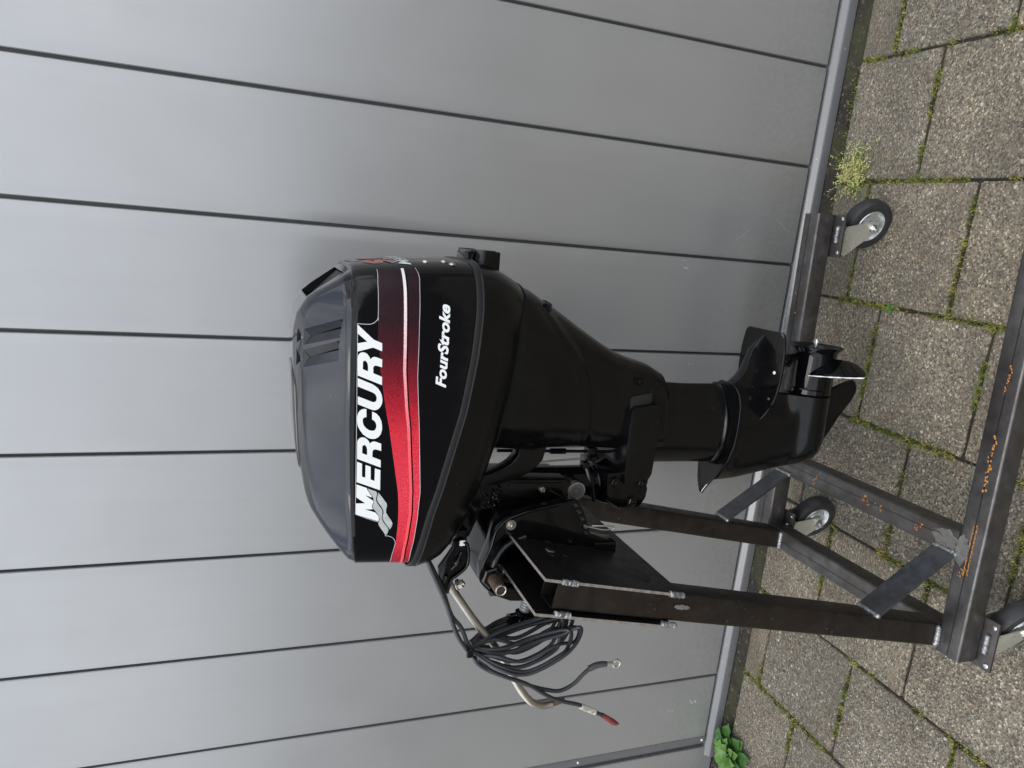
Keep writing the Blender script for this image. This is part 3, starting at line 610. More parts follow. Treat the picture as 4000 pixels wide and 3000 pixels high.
for t_, b_ in ((.22, 1.02),):
    obj('bolt_hole', lathe(onplateA(t_, b_, .0003), nA, [(0, .0072), (.0004, .0072)], 20), 'black_matte', st)
    c = onplateA(t_, b_, .0006); u_ = Vector((0, 1, 0)); v_ = up
    obj('bolt_hole_rim', rod([c + u_ * .0072 * cos(q / 20 * 2 * pi) + v_ * .0072 * sin(q / 20 * 2 * pi) for q in range(3, 14)], .0008, 6), 'bare_edge', st)
for t_, b_ in ((.18, .985), (.28, .99), (.25, 1.045), (.80, .955)):
    c = onplateA(t_, b_, .0004); o = obj('ring_mark', rod([c + Vector((0, 1, 0)) * .015 * cos(q / 24 * 2 * pi) + up * .011 * sin(q / 24 * 2 * pi) for q in range(25)], .0005, 5), 'black_paint', st)
# plate-to-post welds, front side
for (z0, aoff) in ((1.030, 0), (.835, 0)):
    aR = -.7115 + .001 + LE * (z0 - .205) + PW + .0015; aL_ = -.7115 + LE * (z0 - .205)
    obj('weld_bead', weldbead((aR, .9065, z0 + .006), (aR - LE * .028, .9065, z0 - .022), .0052, int(z0 * 99), 8), 'weld', st, 60)
    obj('weld_bead', weldbead((aL_ - .001, .9065, z0 + .014), (aL_ - .001 - LE * .028, .9065, z0 - .014), .0052, int(z0 * 77), 8), 'weld', st, 60)
# welds on the caster plates, rust dots along the seam
rnd = random.Random(5); V, F = [], []
def dot(a, b_, r_):
    r_ *= .95
    k = len(V); n = 9; V.extend([(a + r_ * rnd.uniform(.8, 1.2) * cos(2 * pi * i / n), b_ + r_ * .8 * rnd.uniform(.8, 1.2) * sin(2 * pi * i / n), ZT + .0007) for i in range(n)]); F.append(tuple(range(k, k + n)))
for i in range(60): dot(-.545 + i * .0017 + rnd.uniform(-.001, .001), FB - .002 + (-.004 if i % 2 else .003) + rnd.gauss(0, .0006), rnd.uniform(.0012, .0022))
for i in range(8): dot(-.49 + rnd.gauss(0, .008) - .05, FB + .003 + rnd.gauss(0, .004), rnd.uniform(.001, .003))
for i in range(26): dot(-.375 + i * .0042 + rnd.uniform(-.002, .002), FB - .002 + rnd.gauss(0, .002), rnd.uniform(.0015, .0032))
for i in range(18): dot(-.19 + i * .003 + rnd.uniform(-.002, .002), FB - .002 + rnd.gauss(0, .0015), rnd.uniform(.001, .0026))
for i in range(20): dot(rnd.uniform(-.44, -.02), BB + rnd.gauss(0, .010), rnd.uniform(.001, .0028))
for bb_, n_ in ((1.29, 9), (1.13, 10), (1.10, 8), (1.0, 7)):
    for i in range(n_): dot(-.493 + rnd.gauss(0, .006), bb_ + rnd.gauss(0, .009), rnd.uniform(.001, .003))
o = obj('rust_spots', (V, F), 'rust_paint', st); o['kind'] = 'stuff'

def caster(pc, th, trail=.040):
    a0, b0 = pc; z0 = ZB
    pl = box(a0 - .051, a0 + .051, b0 - .0425, b0 + .0425, z0 - .0065, z0 - .0005, .0015)
    zp = z0 - .0070
    tdir = Vector((cos(th), -sin(th), 0)); nrm = Vector((-sin(th), -cos(th), 0)); ctr = Vector((a0, b0, 0)) + tdir * trail + Vector((0, 0, .0625))
    fk = []
    for s in (1, -1):
        o_ = nrm * (s * .0235); oo = nrm * (s * .0258)
        # tapering fork cheek from the race down to the axle
        top = Vector((a0, b0, zp - .012)); prof = [top + tdir * -.036, top + tdir * .036, ctr + tdir * .018 + Vector((0, 0, .006)), ctr + tdir * .013 + Vector((0, 0, -.011)), ctr + tdir * -.008 + Vector((0, 0, -.015)), ctr + tdir * -.030 + Vector((0, 0, .002)), top + tdir * -.038 + Vector((0, 0, -.030))]
        Va = [p + o_ for p in prof] + [p + oo for p in prof]; n = len(prof)
        fk.append((Va, [tuple(range(n)), tuple(range(2 * n - 1, n - 1, -1))] + [(i, (i + 1) % n, n + (i + 1) % n, n + i) for i in range(n)]))
    fk.append(lathe((a0, b0, zp), (0, 0, -1), [(0, .030), (.004, .032), (.009, .031), (.013, .026)], 26))
    V0 = Vector((a0, b0, zp - .013)); br = []
    for s in (1, -1):
        for t_ in (-.032, .034): br.append(V0 + nrm * (.0258 * s) + tdir * t_)
    fk.append(([br[0], br[1], br[3], br[2]] + [p + Vector((0, 0, .0035)) for p in (br[0], br[1], br[3], br[2])], [(0, 1, 2, 3), (7, 6, 5, 4), (0, 4, 5, 1), (1, 5, 6, 2), (2, 6, 7, 3), (3, 7, 4, 0)]))
    c = obj('caster', join(*fk), 'zinc_yellow', st, 40)
    obj('mounting_plate', pl, 'mill_steel', c, 40)
    for da, db in ((.040, -.034), (-.040, -.034)):
        obj('rivet', lathe((a0 + da, b0 + db, z0 - .0005), (0, 0, 1), [(0, .0052), (.0016, .0048), (.0024, .003)], 14), 'chrome', c, 50)
    R_ = .0625; W = .0185
    obj('tyre', lathe(ctr, nrm, [(-W * .8, .036), (-W, .044), (-W, .052), (-W * .86, .0590), (-W * .5, .0622), (-W * .15, .0625), (W * .15, .0625), (W * .5, .0622), (W * .86, .0590), (W, .052), (W, .044), (W * .8, .036)], 56, False), 'tyre', c, 28)
    rp = [(-W * .7, .012), (-W * .55, .022), (-W * .62, .033), (-W * .98, .0375), (-W * .9, .0392), (W * .9, .0392), (W * .98, .0375), (W * .62, .0335), (W * .38, .031), (W * .34, .020), (W * .75, .0165), (W * .78, .008)]
    obj('rim', lathe(ctr, nrm, rp, 40), 'zinc', c, 30)
    for q in range(4):
        an = q * pi / 2 + .6; u_ = tdir * cos(an) + Vector((0, 0, 1)) * sin(an); pc_ = ctr + nrm * (W * .36) + u_ * .0255
        obj('rim_rivet', lathe(pc_, nrm, [(0, .0028), (.0014, .0024), (.002, .001)], 8), 'chrome', c, 50)
    obj('axle_bolt', join(hexbolt(ctr + nrm * .0262, nrm, .0088, .008, .0105), lathe(ctr + nrm * .032, nrm, [(0, .004), (.010, .004), (.0105, .003)], 12)), 'chrome', c, 35)
    obj('axle_nut', hexbolt(ctr - nrm * .0262, -nrm, .0088, .007), 'chrome', c, 35)
    obj('weld_bead', weldbead((a0 - .030 + .012, b0 - .0135 - .0135, z0 + .003), (a0 + .022, b0 - .027, z0 + .003), .0055, int(a0 * 100), 9), 'weld', c, 60)
    return c
caster((.0865, 1.4285), R(24)); caster((-.679, 1.4305), R(20), .030); caster((-.676, .8735), R(24), .03); caster((.085, .8735), R(30))

# ================================================================== the outboard motor
mo = root('outboard_motor', -.36, CB, 0, 'black outboard motor with white lettering and a red band, clamped to the stand', 'outboard motor')
NA = 208
def outline(aft, fr, w0, n=NP, ac=-.30, N_=NA, nf=NF):
    o = []
    for i in range(N_):
        t = 2 * pi * (i + .5) / N_; c, s = cos(t), sin(t); nn = n if c > 0 else nf
        x = (abs(c) ** (2 / nn)) * (1 if c > 0 else -1); y = (abs(s) ** (2 / nn)) * (1 if s > 0 else -1)
        o.append((ac + (aft - ac) * x if c > 0 else ac + (ac - fr) * x, w0 * y))
    return o
def H(a, w_):
    T = lerp_tab(TOPLINE, a); zd = lerp_tab(Z_DECK, a); W = cowl_w(a, 1.34); x = zd + max(0, (W - abs(w_))) * .80
    # front face and rear face of the crown also slope in from the outline
    k = .012; h = max(0, k - abs(T - x)) / k; return min(T, x) - h * h * k * .25
rings = []
for f in (0, .02, .12, .25, .4, .55, .7, .82, .9, .95, .98, .995, 1.0):
    r_ = []
    base = outline(*cowl_lim(1.25), .1665)
    for (ax, wx) in base:
        zs = lerp_tab(Z_SEAM, ax); zd = lerp_tab(Z_DECK, ax); z = zs + (zd - zs) * f
        r_.append((ax, wx, z))
    rr = []
    for (ax, wx, z) in r_:
        aft, fr = cowl_lim(z); a0_, f0 = cowl_lim(1.25)
        a2 = -.30 + (ax + .30) * ((aft + .30) / (a0_ + .30) if ax > -.30 else (fr + .30) / (f0 + .30)); w2 = wx * cowl_w0(z) / .1665
        inset = .0018 * (1 - sqrt(max(0, 1 - max(0, (f - .97) / .03) ** 2)))
        k = 1 - inset / .16; rr.append(Vector((-.30 + (a2 + .30) * k, CB + w2 * k, z)))
    rings.append(rr)
last = rings[-1]
for f in (.985, .96, .93, .89, .85, .80, .75, .70, .65, .6, .55, .5, .44, .38, .32, .25, .18, .1, .03):
    rr = []
    for p in last:
        a = -.30 + (p.x + .30) * (f if True else 1); w_ = (p.y - CB) * f
        rr.append(Vector((a, CB + w_, max(H(a, w_), 1.30))))
    rings.append(rr)
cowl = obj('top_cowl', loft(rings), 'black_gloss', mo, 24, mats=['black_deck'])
# recesses cut into the crown: two side louvres (each side) and the rear air intake
def boolcut(target, cutters):
    tmp = []
    for vf in cutters:
        me = bpy.data.meshes.new('cut'); me.from_pydata([tuple(Vector(v) - ORG) for v in vf[0]], [], vf[1]); me.update()
        bm = bmesh.new(); bm.from_mesh(me); bmesh.ops.recalc_face_normals(bm, faces=bm.faces); bm.to_mesh(me); bm.free()
        c = bpy.data.objects.new('cut', me); COL.objects.link(c); c.parent = target.parent; tmp.append(c)
        mod = target.modifiers.new('b', 'BOOLEAN'); mod.object = c; mod.operation = 'DIFFERENCE'; mod.solver = 'EXACT'
    bpy.context.view_layer.update(); dg = bpy.context.evaluated_depsgraph_get(); me2 = bpy.data.meshes.new_from_object(target.evaluated_get(dg))
    target.modifiers.clear(); old = target.data; target.data = me2; me2.name = old.name
    for c in tmp: bpy.data.objects.remove(c, do_unlink=True)
    for p in me2.polygons: p.use_smooth = True
    me2.set_sharp_from_angle(angle=R(24))
def hexa(b0, b1):   # two quads -> hexahedron
    return list(b0) + list(b1), [(3, 2, 1, 0), (4, 5, 6, 7), (0, 1, 5, 4), (1, 2, 6, 5), (2, 3, 7, 6), (3, 0, 4, 7)]
cut = []
for sgn in (-1, 1):
    for (au, al) in (((-.1475, -.1715), (-.1225, -.1500)), ((-.1790, -.2055), (-.1540, -.1835))):
        def P_(a, w_, dz): return Vector((a, CB + sgn * w_, H(a, w_) + dz))
        # trough: shallow at the top, deeper towards the outer end
        cw = [(P_(au[0], .086, 0), P_(au[0] - .0095, .087, -.0085), P_(au[1], .086, -.0012), P_(au[1], .086, .02), P_(au[0], .086, .02)),
              (P_(al[0], .1435, 0), P_(al[0] - .0105, .1430, -.0140), P_(al[1], .1435, -.0050), P_(al[1], .1435, .02), P_(al[0], .1435, .02))]
        cut.append((list(cw[0]) + list(cw[1]), [(4, 3, 2, 1, 0), (5, 6, 7, 8, 9), (0, 1, 6, 5), (1, 2, 7, 6), (2, 3, 8, 7), (3, 4, 9, 8), (4, 0, 5, 9)]))
        cut.append(hexa([P_(al[0] - .002, .1385, -.022), P_(al[1] + .002, .1385, -.022), P_(al[1] + .002, .1425, -.022), P_(al[0] - .002, .1425, -.022)],
                        [P_(al[0] - .002, .1385, .004), P_(al[1] + .002, .1385, .004), P_(al[1] + .002, .1425, .004), P_(al[0] - .002, .1425, .004)]))
        am = (au[0] + au[1]) / 2 - .001
        tri = [(au[0] + .001, .0735), (am, .0850), (au[1] + .001, .0735)]
        Vt = [P_(a, w_, -.012 if i == 1 else -.006) for i, (a, w_) in enumerate(tri)] + [P_(a, w_, .02) for a, w_ in tri]
        cut.append((Vt, [(2, 1, 0), (3, 4, 5), (0, 1, 4, 3), (1, 2, 5, 4), (2, 0, 3, 5)]))
cut.append(hexa([Vector((-.104, CB - .062, 1.392)), Vector((-.104, CB + .062, 1.392)), Vector((-.062, CB + .070, 1.350)), Vector((-.062, CB - .070, 1.350))],
                [Vector((-.101, CB - .062, 1.46)), Vector((-.101, CB + .062, 1.46)), Vector((-.060, CB + .070, 1.46)), Vector((-.060, CB - .070, 1.46))]))
boolcut(cowl, cut)
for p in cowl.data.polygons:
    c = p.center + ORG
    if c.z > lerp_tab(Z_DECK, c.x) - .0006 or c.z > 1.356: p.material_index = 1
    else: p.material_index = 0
    if p.material_index == 1 and c.z < H(c.x, c.y - CB) - .0016 and abs(c.y - CB) < .150 and (p.normal.x < -.25 or c.x > -.106): p.material_index = 0  # steep louvre sides and intake faces: darker black paints in the recess shade
obj('intake_floor', hexa([Vector((-.103, CB - .061, 1.3925)), Vector((-.103, CB + .061, 1.3925)), Vector((-.066, CB + .069, 1.3555)), Vector((-.066, CB - .069, 1.3555))],
                         [Vector((-.103, CB - .061, 1.3935)), Vector((-.103, CB + .061, 1.3935)), Vector((-.066, CB + .069, 1.3565)), Vector((-.066, CB - .069, 1.3565))]), 'black_matte', mo)
for sgn in (-1, 1):
    for (a0_, a1_) in ((-.1225, -.1500), (-.1540, -.1835)):
        q_ = [Vector((a, CB + sgn * w_, H(a, .1435) - d_)) for a, w_, d_ in ((a0_ - .001, .1360, .0085), (a1_ + .001, .1360, .0075), (a1_ + .001, .1434, .0012), (a0_ - .001, .1434, .0012))]
        obj('louvre_slot_shade', (q_, [(0, 1, 2, 3)]), 'black_matte', cowl)  # black quad hung above the trough floor, standing in for the slot's shade
obj('flush_knob', lathe((-.466, CB + .02, 1.364), (-.62, 0, .78), [(0, .013), (.014, .012), (.018, .008)], 20), 'black_matte', mo, 40)
# raised crown panel
rr0 = []
def crown(f, dz):
    o_ = []
    for (a, w_) in outline(-.212, -.372, .072, 5, -.29, 80): o_.append(Vector((-.29 + (a + .29) * f, CB + w_ * f, H(-.29 + (a + .29) * f, w_ * f) + dz)))
    return o_
obj('crown_panel', loft([crown(1.02, -.006), crown(1.01, .0010), crown(.985, .0028), crown(.9, .0032), crown(.6, .0032), crown(.2, .0032)]), 'black_deck', mo, 40)

def surfpt(a, z, off, near=-1):
    w_ = cowl_w(a, z); e = .0008; dw = (cowl_w(a + e, z) - cowl_w(a - e, z)) / (2 * e); n = Vector((-dw, near, 0)).normalized()
    return Vector((a, CB + near * w_, z)) + n * off
def decal(name, loops, off, mat, step=.006, **k):
    pl = [[Vector((a, z, 0)) for a, z in lp] for lp in loops]; tris = tessellate_polygon(pl); flat = [p for lp in pl for p in lp]
    bm = bmesh.new(); vs = [bm.verts.new((p.x, p.y, 0)) for p in flat]
    for t_ in tris:
        try: bm.faces.new([vs[i] for i in t_])
        except Exception: pass
    xs = [p.x for p in flat]; a = min(xs) + step
    while a < max(xs):
        bmesh.ops.bisect_plane(bm, geom=bm.verts[:] + bm.edges[:] + bm.faces[:], plane_co=(a, 0, 0), plane_no=(1, 0, 0)); a += step
    for v in bm.verts: v.co = surfpt(v.co.x, v.co.y, off) - ORG
    me = bpy.data.meshes.new(name); bm.to_mesh(me); bm.free(); me.materials.append(M[mat]); o = bpy.data.objects.new(name, me); COL.objects.link(o); o.parent = k.get('parent', cowl)
    for p in me.polygons: p.use_smooth = True
    return o
for k_ in ('M', 'E', 'R1', 'C', 'U', 'R2', 'Y'): decal('letter', LOGO[k_], .0007, 'white_decal')
for k_ in ('wave1', 'wave2'): decal('wave_emblem', LOGO[k_], .0007, 'silver_decal')
# bands that run round the cowl
def tabs(pl): return sorted([(p[0], p[1]) for p in pl])
def perim(z, near=-1):
    P_ = []
    aft, fr = cowl_lim(z); w0 = cowl_w0(z)
    for (a, w_) in outline(aft, fr, w0, N_=900): P_.append((a, w_))
    P_ = [p for p in P_ if p[1] * near > 0]; P_.sort(key=lambda p: -p[0]); return P_
def band(name, top, bot, off, mat, a0=-.0465, rows=5, a1=-9):
    T, B = tabs(top), tabs(bot); base = perim(1.26); rowsV = []
    base = [p for p in base if p[0] < a0]
    base = [p for p in base if p[0] > a1]; sel = base[::3] + [base[-1]]
    V, F = [], []
    for (a, w_) in sel:
        zt, zb = lerp_tab(T, a), lerp_tab(B, a)
        for r in range(rows):
            z = zt + (zb - zt) * r / (rows - 1); aft, fr = cowl_lim(z); af1, fr1 = cowl_lim(1.26)
            sa = (aft + .30) / (af1 + .30) if a > -.30 else (fr + .30) / (fr1 + .30); sw = cowl_w0(z) / cowl_w0(1.26)
            ap, wp = -.30 + (a + .30) * sa, w_ * sw
            # outward normal of the superellipse
            ex = (ap + .30) / ((aft + .30) if a > -.30 else (-.30 - fr)); ey = wp / cowl_w0(z)
            en = NP if ap > -.30 else NF; n = Vector((abs(ex) ** (en - 1) * (1 if ex > 0 else -1) / (.27 if ap > -.3 else .2175), abs(ey) ** (en - 1) * (1 if ey > 0 else -1) / .165, 0)).normalized()
            V.append(Vector((ap, CB + wp, z)) + n * off)
    m_ = len(sel)
    for i in range(m_ - 1):
        for r in range(rows - 1): F.append((i * rows + r, (i + 1) * rows + r, (i + 1) * rows + r + 1, i * rows + r + 1))
    return obj(name, (V, F), mat, cowl, 60)
def shift(pl, d): return [(a, z + d) for a, z in pl]
FE = [(-.53, None), (-.60, None)]
U_ = UPPER; PK = PINK; LW = LOWER
band('red_band', U_, shift(PK, .0022), .00045, 'red_print')
band('pink_stripe', shift(PK, .0024), shift(PK, -.0019), .0006, 'pink_print')
band('red_band', shift(PK, -.0042), LW, .00045, 'red_print')
for pl in (TRIM_TOP, TRIM_LOOP, TRIM_LOOP2):
    C_ = catmull([(a, z, 0) for a, z in pl], 4) if len(pl) > 3 and pl is not TRIM_TOP else [Vector((a, z, 0)) for a, z in pl]
    pts = []
    for p, q in zip(C_, C_[1:]):
        n_ = max(1, int((q - p).length / .006)); pts += [p.lerp(q, i / n_) for i in range(n_)]
    pts.append(C_[-1]); V, F = [], []
    for i, p in enumerate(pts):
        d = (pts[min(i + 1, len(pts) - 1)] - pts[max(i - 1, 0)]).normalized(); n_ = Vector((-d.y, d.x, 0)) * .00038
        for s_ in (-1, 1): q = p + n_ * s_; V.append(surfpt(q.x, q.y, .0008))
    F = [(2 * i, 2 * i + 1, 2 * i + 3, 2 * i + 2) for i in range(len(pts) - 1)]; obj('decal_edge', (V, F), 'trim_white', cowl)
band('decal_edge', shift(UPPER[:4] + [(-.60, 1.32)], .0004), shift(UPPER[:4] + [(-.60, 1.32)], -.0003), .0008, 'trim_white', rows=2, a1=-.118)
band('decal_edge', shift(LW, .0003), shift(LW, -.0004), .0008, 'trim_white', rows=2)
# small lettering made from the built-in font
def textmesh(s, bold=.0, shear=0.0, res=3):
    cu = bpy.data.curves.new('t', 'FONT'); cu.body = s; cu.offset = bold; cu.shear = shear; cu.resolution_u = res; cu.fill_mode = 'FRONT'
    t_ = bpy.data.objects.new('t', cu); COL.objects.link(t_); bpy.context.view_layer.update()
    me = bpy.data.meshes.new_from_object(t_.evaluated_get(bpy.context.evaluated_depsgraph_get())); bpy.data.objects.remove(t_, do_unlink=True)
    V = [Vector((v.co.x, v.co.y)) for v in me.vertices]; F = [tuple(p.vertices) for p in me.polygons]
    x0, x1 = min(v.x for v in V), max(v.x for v in V); return V, F, x0, x1
def put_text(name, s, fn, bold, shear, mat, parent, step=None):
    V, F, x0, x1 = textmesh(s, bold, shear); cap = .70
    bm = bmesh.new(); vs = [bm.verts.new(((v.x - x0) / (x1 - x0), v.y / cap, 0)) for v in V]
    for f in F: bm.faces.new([vs[i] for i in f])
    bmesh.ops.triangulate(bm, faces=bm.faces)
    if step:
        q = step
        while q < 1: bmesh.ops.bisect_plane(bm, geom=bm.verts[:] + bm.edges[:] + bm.faces[:], plane_co=(q, 0, 0), plane_no=(1, 0, 0)); q += step
    for v in bm.verts: v.co = fn(v.co.x, v.co.y) - ORG
    me = bpy.data.meshes.new(name); bm.to_mesh(me); bm.free(); me.materials.append(M[mat]); o = bpy.data.objects.new(name, me); COL.objects.link(o); o.parent = parent; return o
p0, p1, p2 = (Vector(q) for q in FS)   # baseline start, baseline end, top of the F
hgt = .0150
def fs_fn(off, grow=0):
    def f(u, v):
        q = p0.lerp(p1, u); return surfpt(q.x, q.y + v * hgt, off)
    return f
put_text('small_lettering', 'FourStroke', fs_fn(.0010), .034, .32, 'white_decal', cowl, .04)
# horsepower figure and name on the rear face
def rear_fn(w_start, w_end, z0, h, off):
    def f(u, v):
        w_ = w_start + (w_end - w_start) * u; z = z0 + h * v; aft, fr = cowl_lim(z); s_ = min(.999, abs(w_) / cowl_w0(z)); a = -.30 + (aft + .30) * (1 - s_ ** NP) ** (1 / NP)
        nn = Vector((1 / .27, (s_ ** (NP - 1)) * (1 if w_ > 0 else -1) / .165, 0)).normalized()
        return Vector((a, CB + w_, z)) + nn * off
    return f
put_text('number_shadow', '9.9', rear_fn(-.088, .04, 1.2860, .043, .0006), .055, .2, 'number_grey', cowl, .03)
put_text('number', '9.9', rear_fn(-.085, .04, 1.2885, .040, .0011), .03, .2, 'number_red', cowl, .03)
put_text('rear_lettering', 'MERCURY', rear_fn(-.099, .085, 1.2640, .0165, .0008), .03, .25, 'white_decal', cowl, .03)
for a_, z_ in ((-.085, 1.2385), (-.085, 1.2098), (-.10, 1.2004)):
    f = rear_fn(a_, a_ + .001, z_, 0, 0); c = f(0, 0); obj('screw_head', lathe(c, (1, -.1, 0), [(0, .0058), (.002, .0050), (.0034, .003), (.004, .001)], 16), 'stainless', mo, 40)

# rubber seal and lower pan
def pan_ring(f, dz=0, grow=0.0, z_fix=None):
    o_ = []
    top = outline(-.0305, -.5185, .1672); bot = outline(-.062, -.392, .128, 3.4, -.25, nf=4.0)
    Z1 = [(-.60, 1.15), (-.39, 1.142), (-.334, 1.124), (-.30, 1.113), (-.23, 1.100), (-.12, 1.086), (-.08, 1.074), (-.03, 1.070)]
    for (a, w_), (a1, w1) in zip(top, bot):
        zt = lerp_tab(Z_SEAM, a) - .010 + dz; zb = lerp_tab(Z1, a1); e = f
        g = sm(0, 1, f) * .5 + f * .5
        o_.append(Vector((a + (a1 - a) * (f ** (1.7 if a > -.3 else 2.9)) + (1 if a > -.3 else -1) * grow * abs((a + .30) / .27) ** 3, CB + (w_ + (w1 - w_) * (f ** 1.9)) * (1 + grow / .167), zt + (zb - zt) * f)))
    return o_
obj('cowl_seal', loft([pan_ring(0, .0095, -.003), pan_ring(0, .0095, .0008), pan_ring(0, .0055, .0014), pan_ring(0, .0008, .0008), pan_ring(0, .0008, -.004)], False, False), 'rubber_seal', mo, 50)
obj('lower_pan', loft([pan_ring(0, 0, -.01), pan_ring(0, .0005, .0012), pan_ring(0, -.002, .0022), pan_ring(.1), pan_ring(.25), pan_ring(.4), pan_ring(.55), pan_ring(.7), pan_ring(.85), pan_ring(.95), pan_ring(1)]), 'black_satin', mo, 28)
# carrying handle and cowl latch at the back
def blk(name, a0, a1, b0, b1, z0, z1, bev, mat, tap=.0, par=None):
    V, F = box(a0, a1, b0, b1, z0, z1, bev); V2 = []
    for v in V:
        t_ = (v.x - a0) / (a1 - a0); k_ = (v.z - (z0 + z1) / 2) * tap * t_; V2.append(Vector((v.x, v.y, v.z - k_)))
    return obj(name, (V2, F), mat, par or mo, 35)
hn = blk('rear_handle', -.075, -.0125, 1.090, 1.128, 1.117, 1.151, .003, 'black_satin', .35)
blk('handle_cheek', -.075, -.0125, 1.205, 1.243, 1.117, 1.151, .003, 'black_satin', .35, hn)
blk('handle_base', -.080, -.014, 1.10, 1.23, 1.112, 1.124, .003, 'black_satin', 0, hn)
lt = blk('cowl_latch', -.045, -.0155, 1.137, 1.193, 1.120, 1.162, .006, 'black_gloss', 0)
for i in range(5): obj('latch_rib', box(-.0160, -.0142, 1.140, 1.190, 1.124 + i * .0058, 1.1265 + i * .0058, .0005), 'black_gloss', lt, 40)

# driveshaft housing
HT = [(.752, -.2340, -.366, .0565), (.762, -.2130, -.366, .060), (.775, -.2070, -.3655, .062), (.79, -.1985, -.364, .064), (.81, -.1925, -.363, .067), (.83, -.1880, -.361, .070), (.87, -.1735, -.358, .076), (.90, -.158, -.355, .082), (.93, -.1410, -.352, .088), (.965, -.120, -.352, .096), (1.0, -.0990, -.352, .106), (1.026, -.0850, -.355, .114), (1.052, -.070, -.352, .120), (1.075, -.066, -.350, .123), (1.12, -.075, -.345, .122)]
def hrow(z):
    T = [[(r[0], r[i]) for r in HT] for i in (1, 2, 3)]; return [lerp_tab(t, z) for t in T]
rings = []
zz = [.752 + i * .0056 for i in range(66)]
ZST = [(-.36, .935), (-.30, .947), (-.25, .952), (-.21, .962), (-.17, .985), (-.13, 1.02), (-.09, 1.05), (-.05, 1.06)]
for z in zz:
    aft, fr, w0 = hrow(z); r_ = []
    for (a, w_) in outline(aft, fr, w0, 3.2, (aft + fr) / 2, 128, 3.2):
        s_ = sm(.006, .03, lerp_tab(ZST, a) - z) ; groove = max(0, 1 - abs(z - lerp_tab(ZST, a) - .0) / .010)
        k = 1 - .085 * s_ * min(1, abs(w_) / w0 * 1.2) - .03 * groove
        r_.append(Vector((a, CB + w_ * k, z)))
    rings.append(r_)
hs = obj('driveshaft_housing', loft(rings), 'black_satin', mo, 40)
_lp = pan_ring(1)
def lipr(g, dz): return [Vector((-.21 + (p.x + .21) * g, CB + (p.y - CB) * g, p.z + dz)) for p in _lp]
obj('pan_lip', loft([lipr(.99, .001), lipr(1.010, .0008), lipr(1.012, -.0006), lipr(1.008, -.0022), lipr(.97, -.0024)]), 'black_gloss', mo, 50)
obj('grommet', lathe((-.0985, CB - .082, 1.032), (.62, -.78, -.15), [(-.004, .0105), (.001, .0105), (.002, .0085), (-.003, .008)], 22), 'rubber_seal', mo, 40)
obj('grommet', lathe((-.094, CB - .035, 1.012), (.9, -.25, -.3), [(-.004, .0105), (.001, .0105), (.002, .0085), (-.003, .008)], 22), 'rubber_seal', mo, 40)
obj('housing_screw', join(lathe((-.222, CB - .0625, .8306), (0, -1, 0), [(0, .0095), (.0015, .0095), (.0016, .0078), (-.0, .0076)], 20), lathe((-.222, CB - .0625, .8306), (0, -1, 0), [(0, .005), (.003, .0048)], 6)), 'black_paint', mo, 35)
# lower mount cover, yoke
rc = [(-.262, .7925), (-.268, .838), (-.276, .8455), (-.345, .8475), (-.412, .8440), (-.408, .795), (-.395, .7880), (-.325, .7840), (-.275, .7865)]
obj('mount_cover', prism(rc, CB - .078, CB + .078, .004), 'black_satin', mo, 32)
obj('mount_rubber', prism([(-.243, .800), (-.252, .8515), (-.262, .856), (-.300, .857), (-.30, .80)], CB - .066, CB + .066, .003), 'rubber_seal', mo, 40)
rb = [(-.396, .872), (-.394, .795), (-.430, .7830), (-.4470, .7850), (-.4650, .7960), (-.4660, .8420), (-.448, .868)]
yk = obj('yoke', prism(rb, CB - .062, CB + .062, .004), 'black_paint', mo, 32)
for a, z in ((-.4125, .8500), (-.4150, .7935)):
    obj('yoke_bolt', hexbolt((a, CB - .0625, z + .006), (0, -1, 0), .0098, .008, .013), 'black_paint', yk, 35)
obj('yoke_bolt', hexbolt((-.452, CB - .0625, .815), (0, -1, 0), .0088, .006, .011), 'black_paint', yk, 35)
obj('yoke_collar', lathe((-.4305, CB, .842), (0, 0, 1), [(0, .046), (.010, .043), (.022, .037), (.034, .0315), (.036, .029)], 36), 'black_paint', mo, 40)
obj('swivel_tube', lathe((-.4300, CB, .862), (.01, 0, 1), [(0, .0290), (.20, .0290)], 40), 'black_paint', mo, 50)
obj('tube_collar', lathe((-.4303, CB, .873), (0, 0, 1), [(0, .0300), (.001, .0305), (.004, .0305), (.005, .029)], 36), 'black_gloss', mo, 50)
# saddle arm from the housing to the steering head
arm = [(-.3440, 1.050), (-.3440, .9985), (-.368, 1.0040), (-.388, 1.0240), (-.402, 1.052), (-.410, 1.085), (-.413, 1.125), (-.396, 1.125), (-.389, 1.098), (-.381, 1.078), (-.371, 1.062), (-.358, 1.0515)]
obj('saddle_arm', prism(arm, CB - .064, CB - .034, .003), 'black_satin', mo, 32)
# swivel bracket
sb = [(-.402, 1.128), (-.4035, 1.066), (-.4070, .950), (-.4190, .9360), (-.4420, .9330), (-.4520, .948), (-.4530, 1.06), (-.4580, 1.132), (-.43, 1.142)]
sw = obj('swivel_bracket', prism(sb, CB - .058, CB + .040, .004), 'black_paint', mo, 32)
obj('bracket_pad', prism([(-.4085, 1.062), (-.4115, .9610), (-.4395, .9600), (-.4370, 1.058)], CB - .0615, CB - .058, .002), 'black_satin', sw, 32)
obj('head_block', prism([(-.385, 1.165), (-.390, 1.128), (-.430, 1.110), (-.470, 1.118), (-.500, 1.130), (-.512, 1.158), (-.470, 1.166), (-.43, 1.175)], CB - .070, CB + .070, .005), 'black_paint', mo, 32)
ov = [( -.4105 + .019 * cos(q) - .004 * sin(q), 1.150 + .0125 * sin(q) + .010 * cos(q)) for q in [2 * pi * i / 22 for i in range(22)]]
obj('oval_boss', prism(ov, CB - .078, CB - .070), 'black_paint', mo, 32)
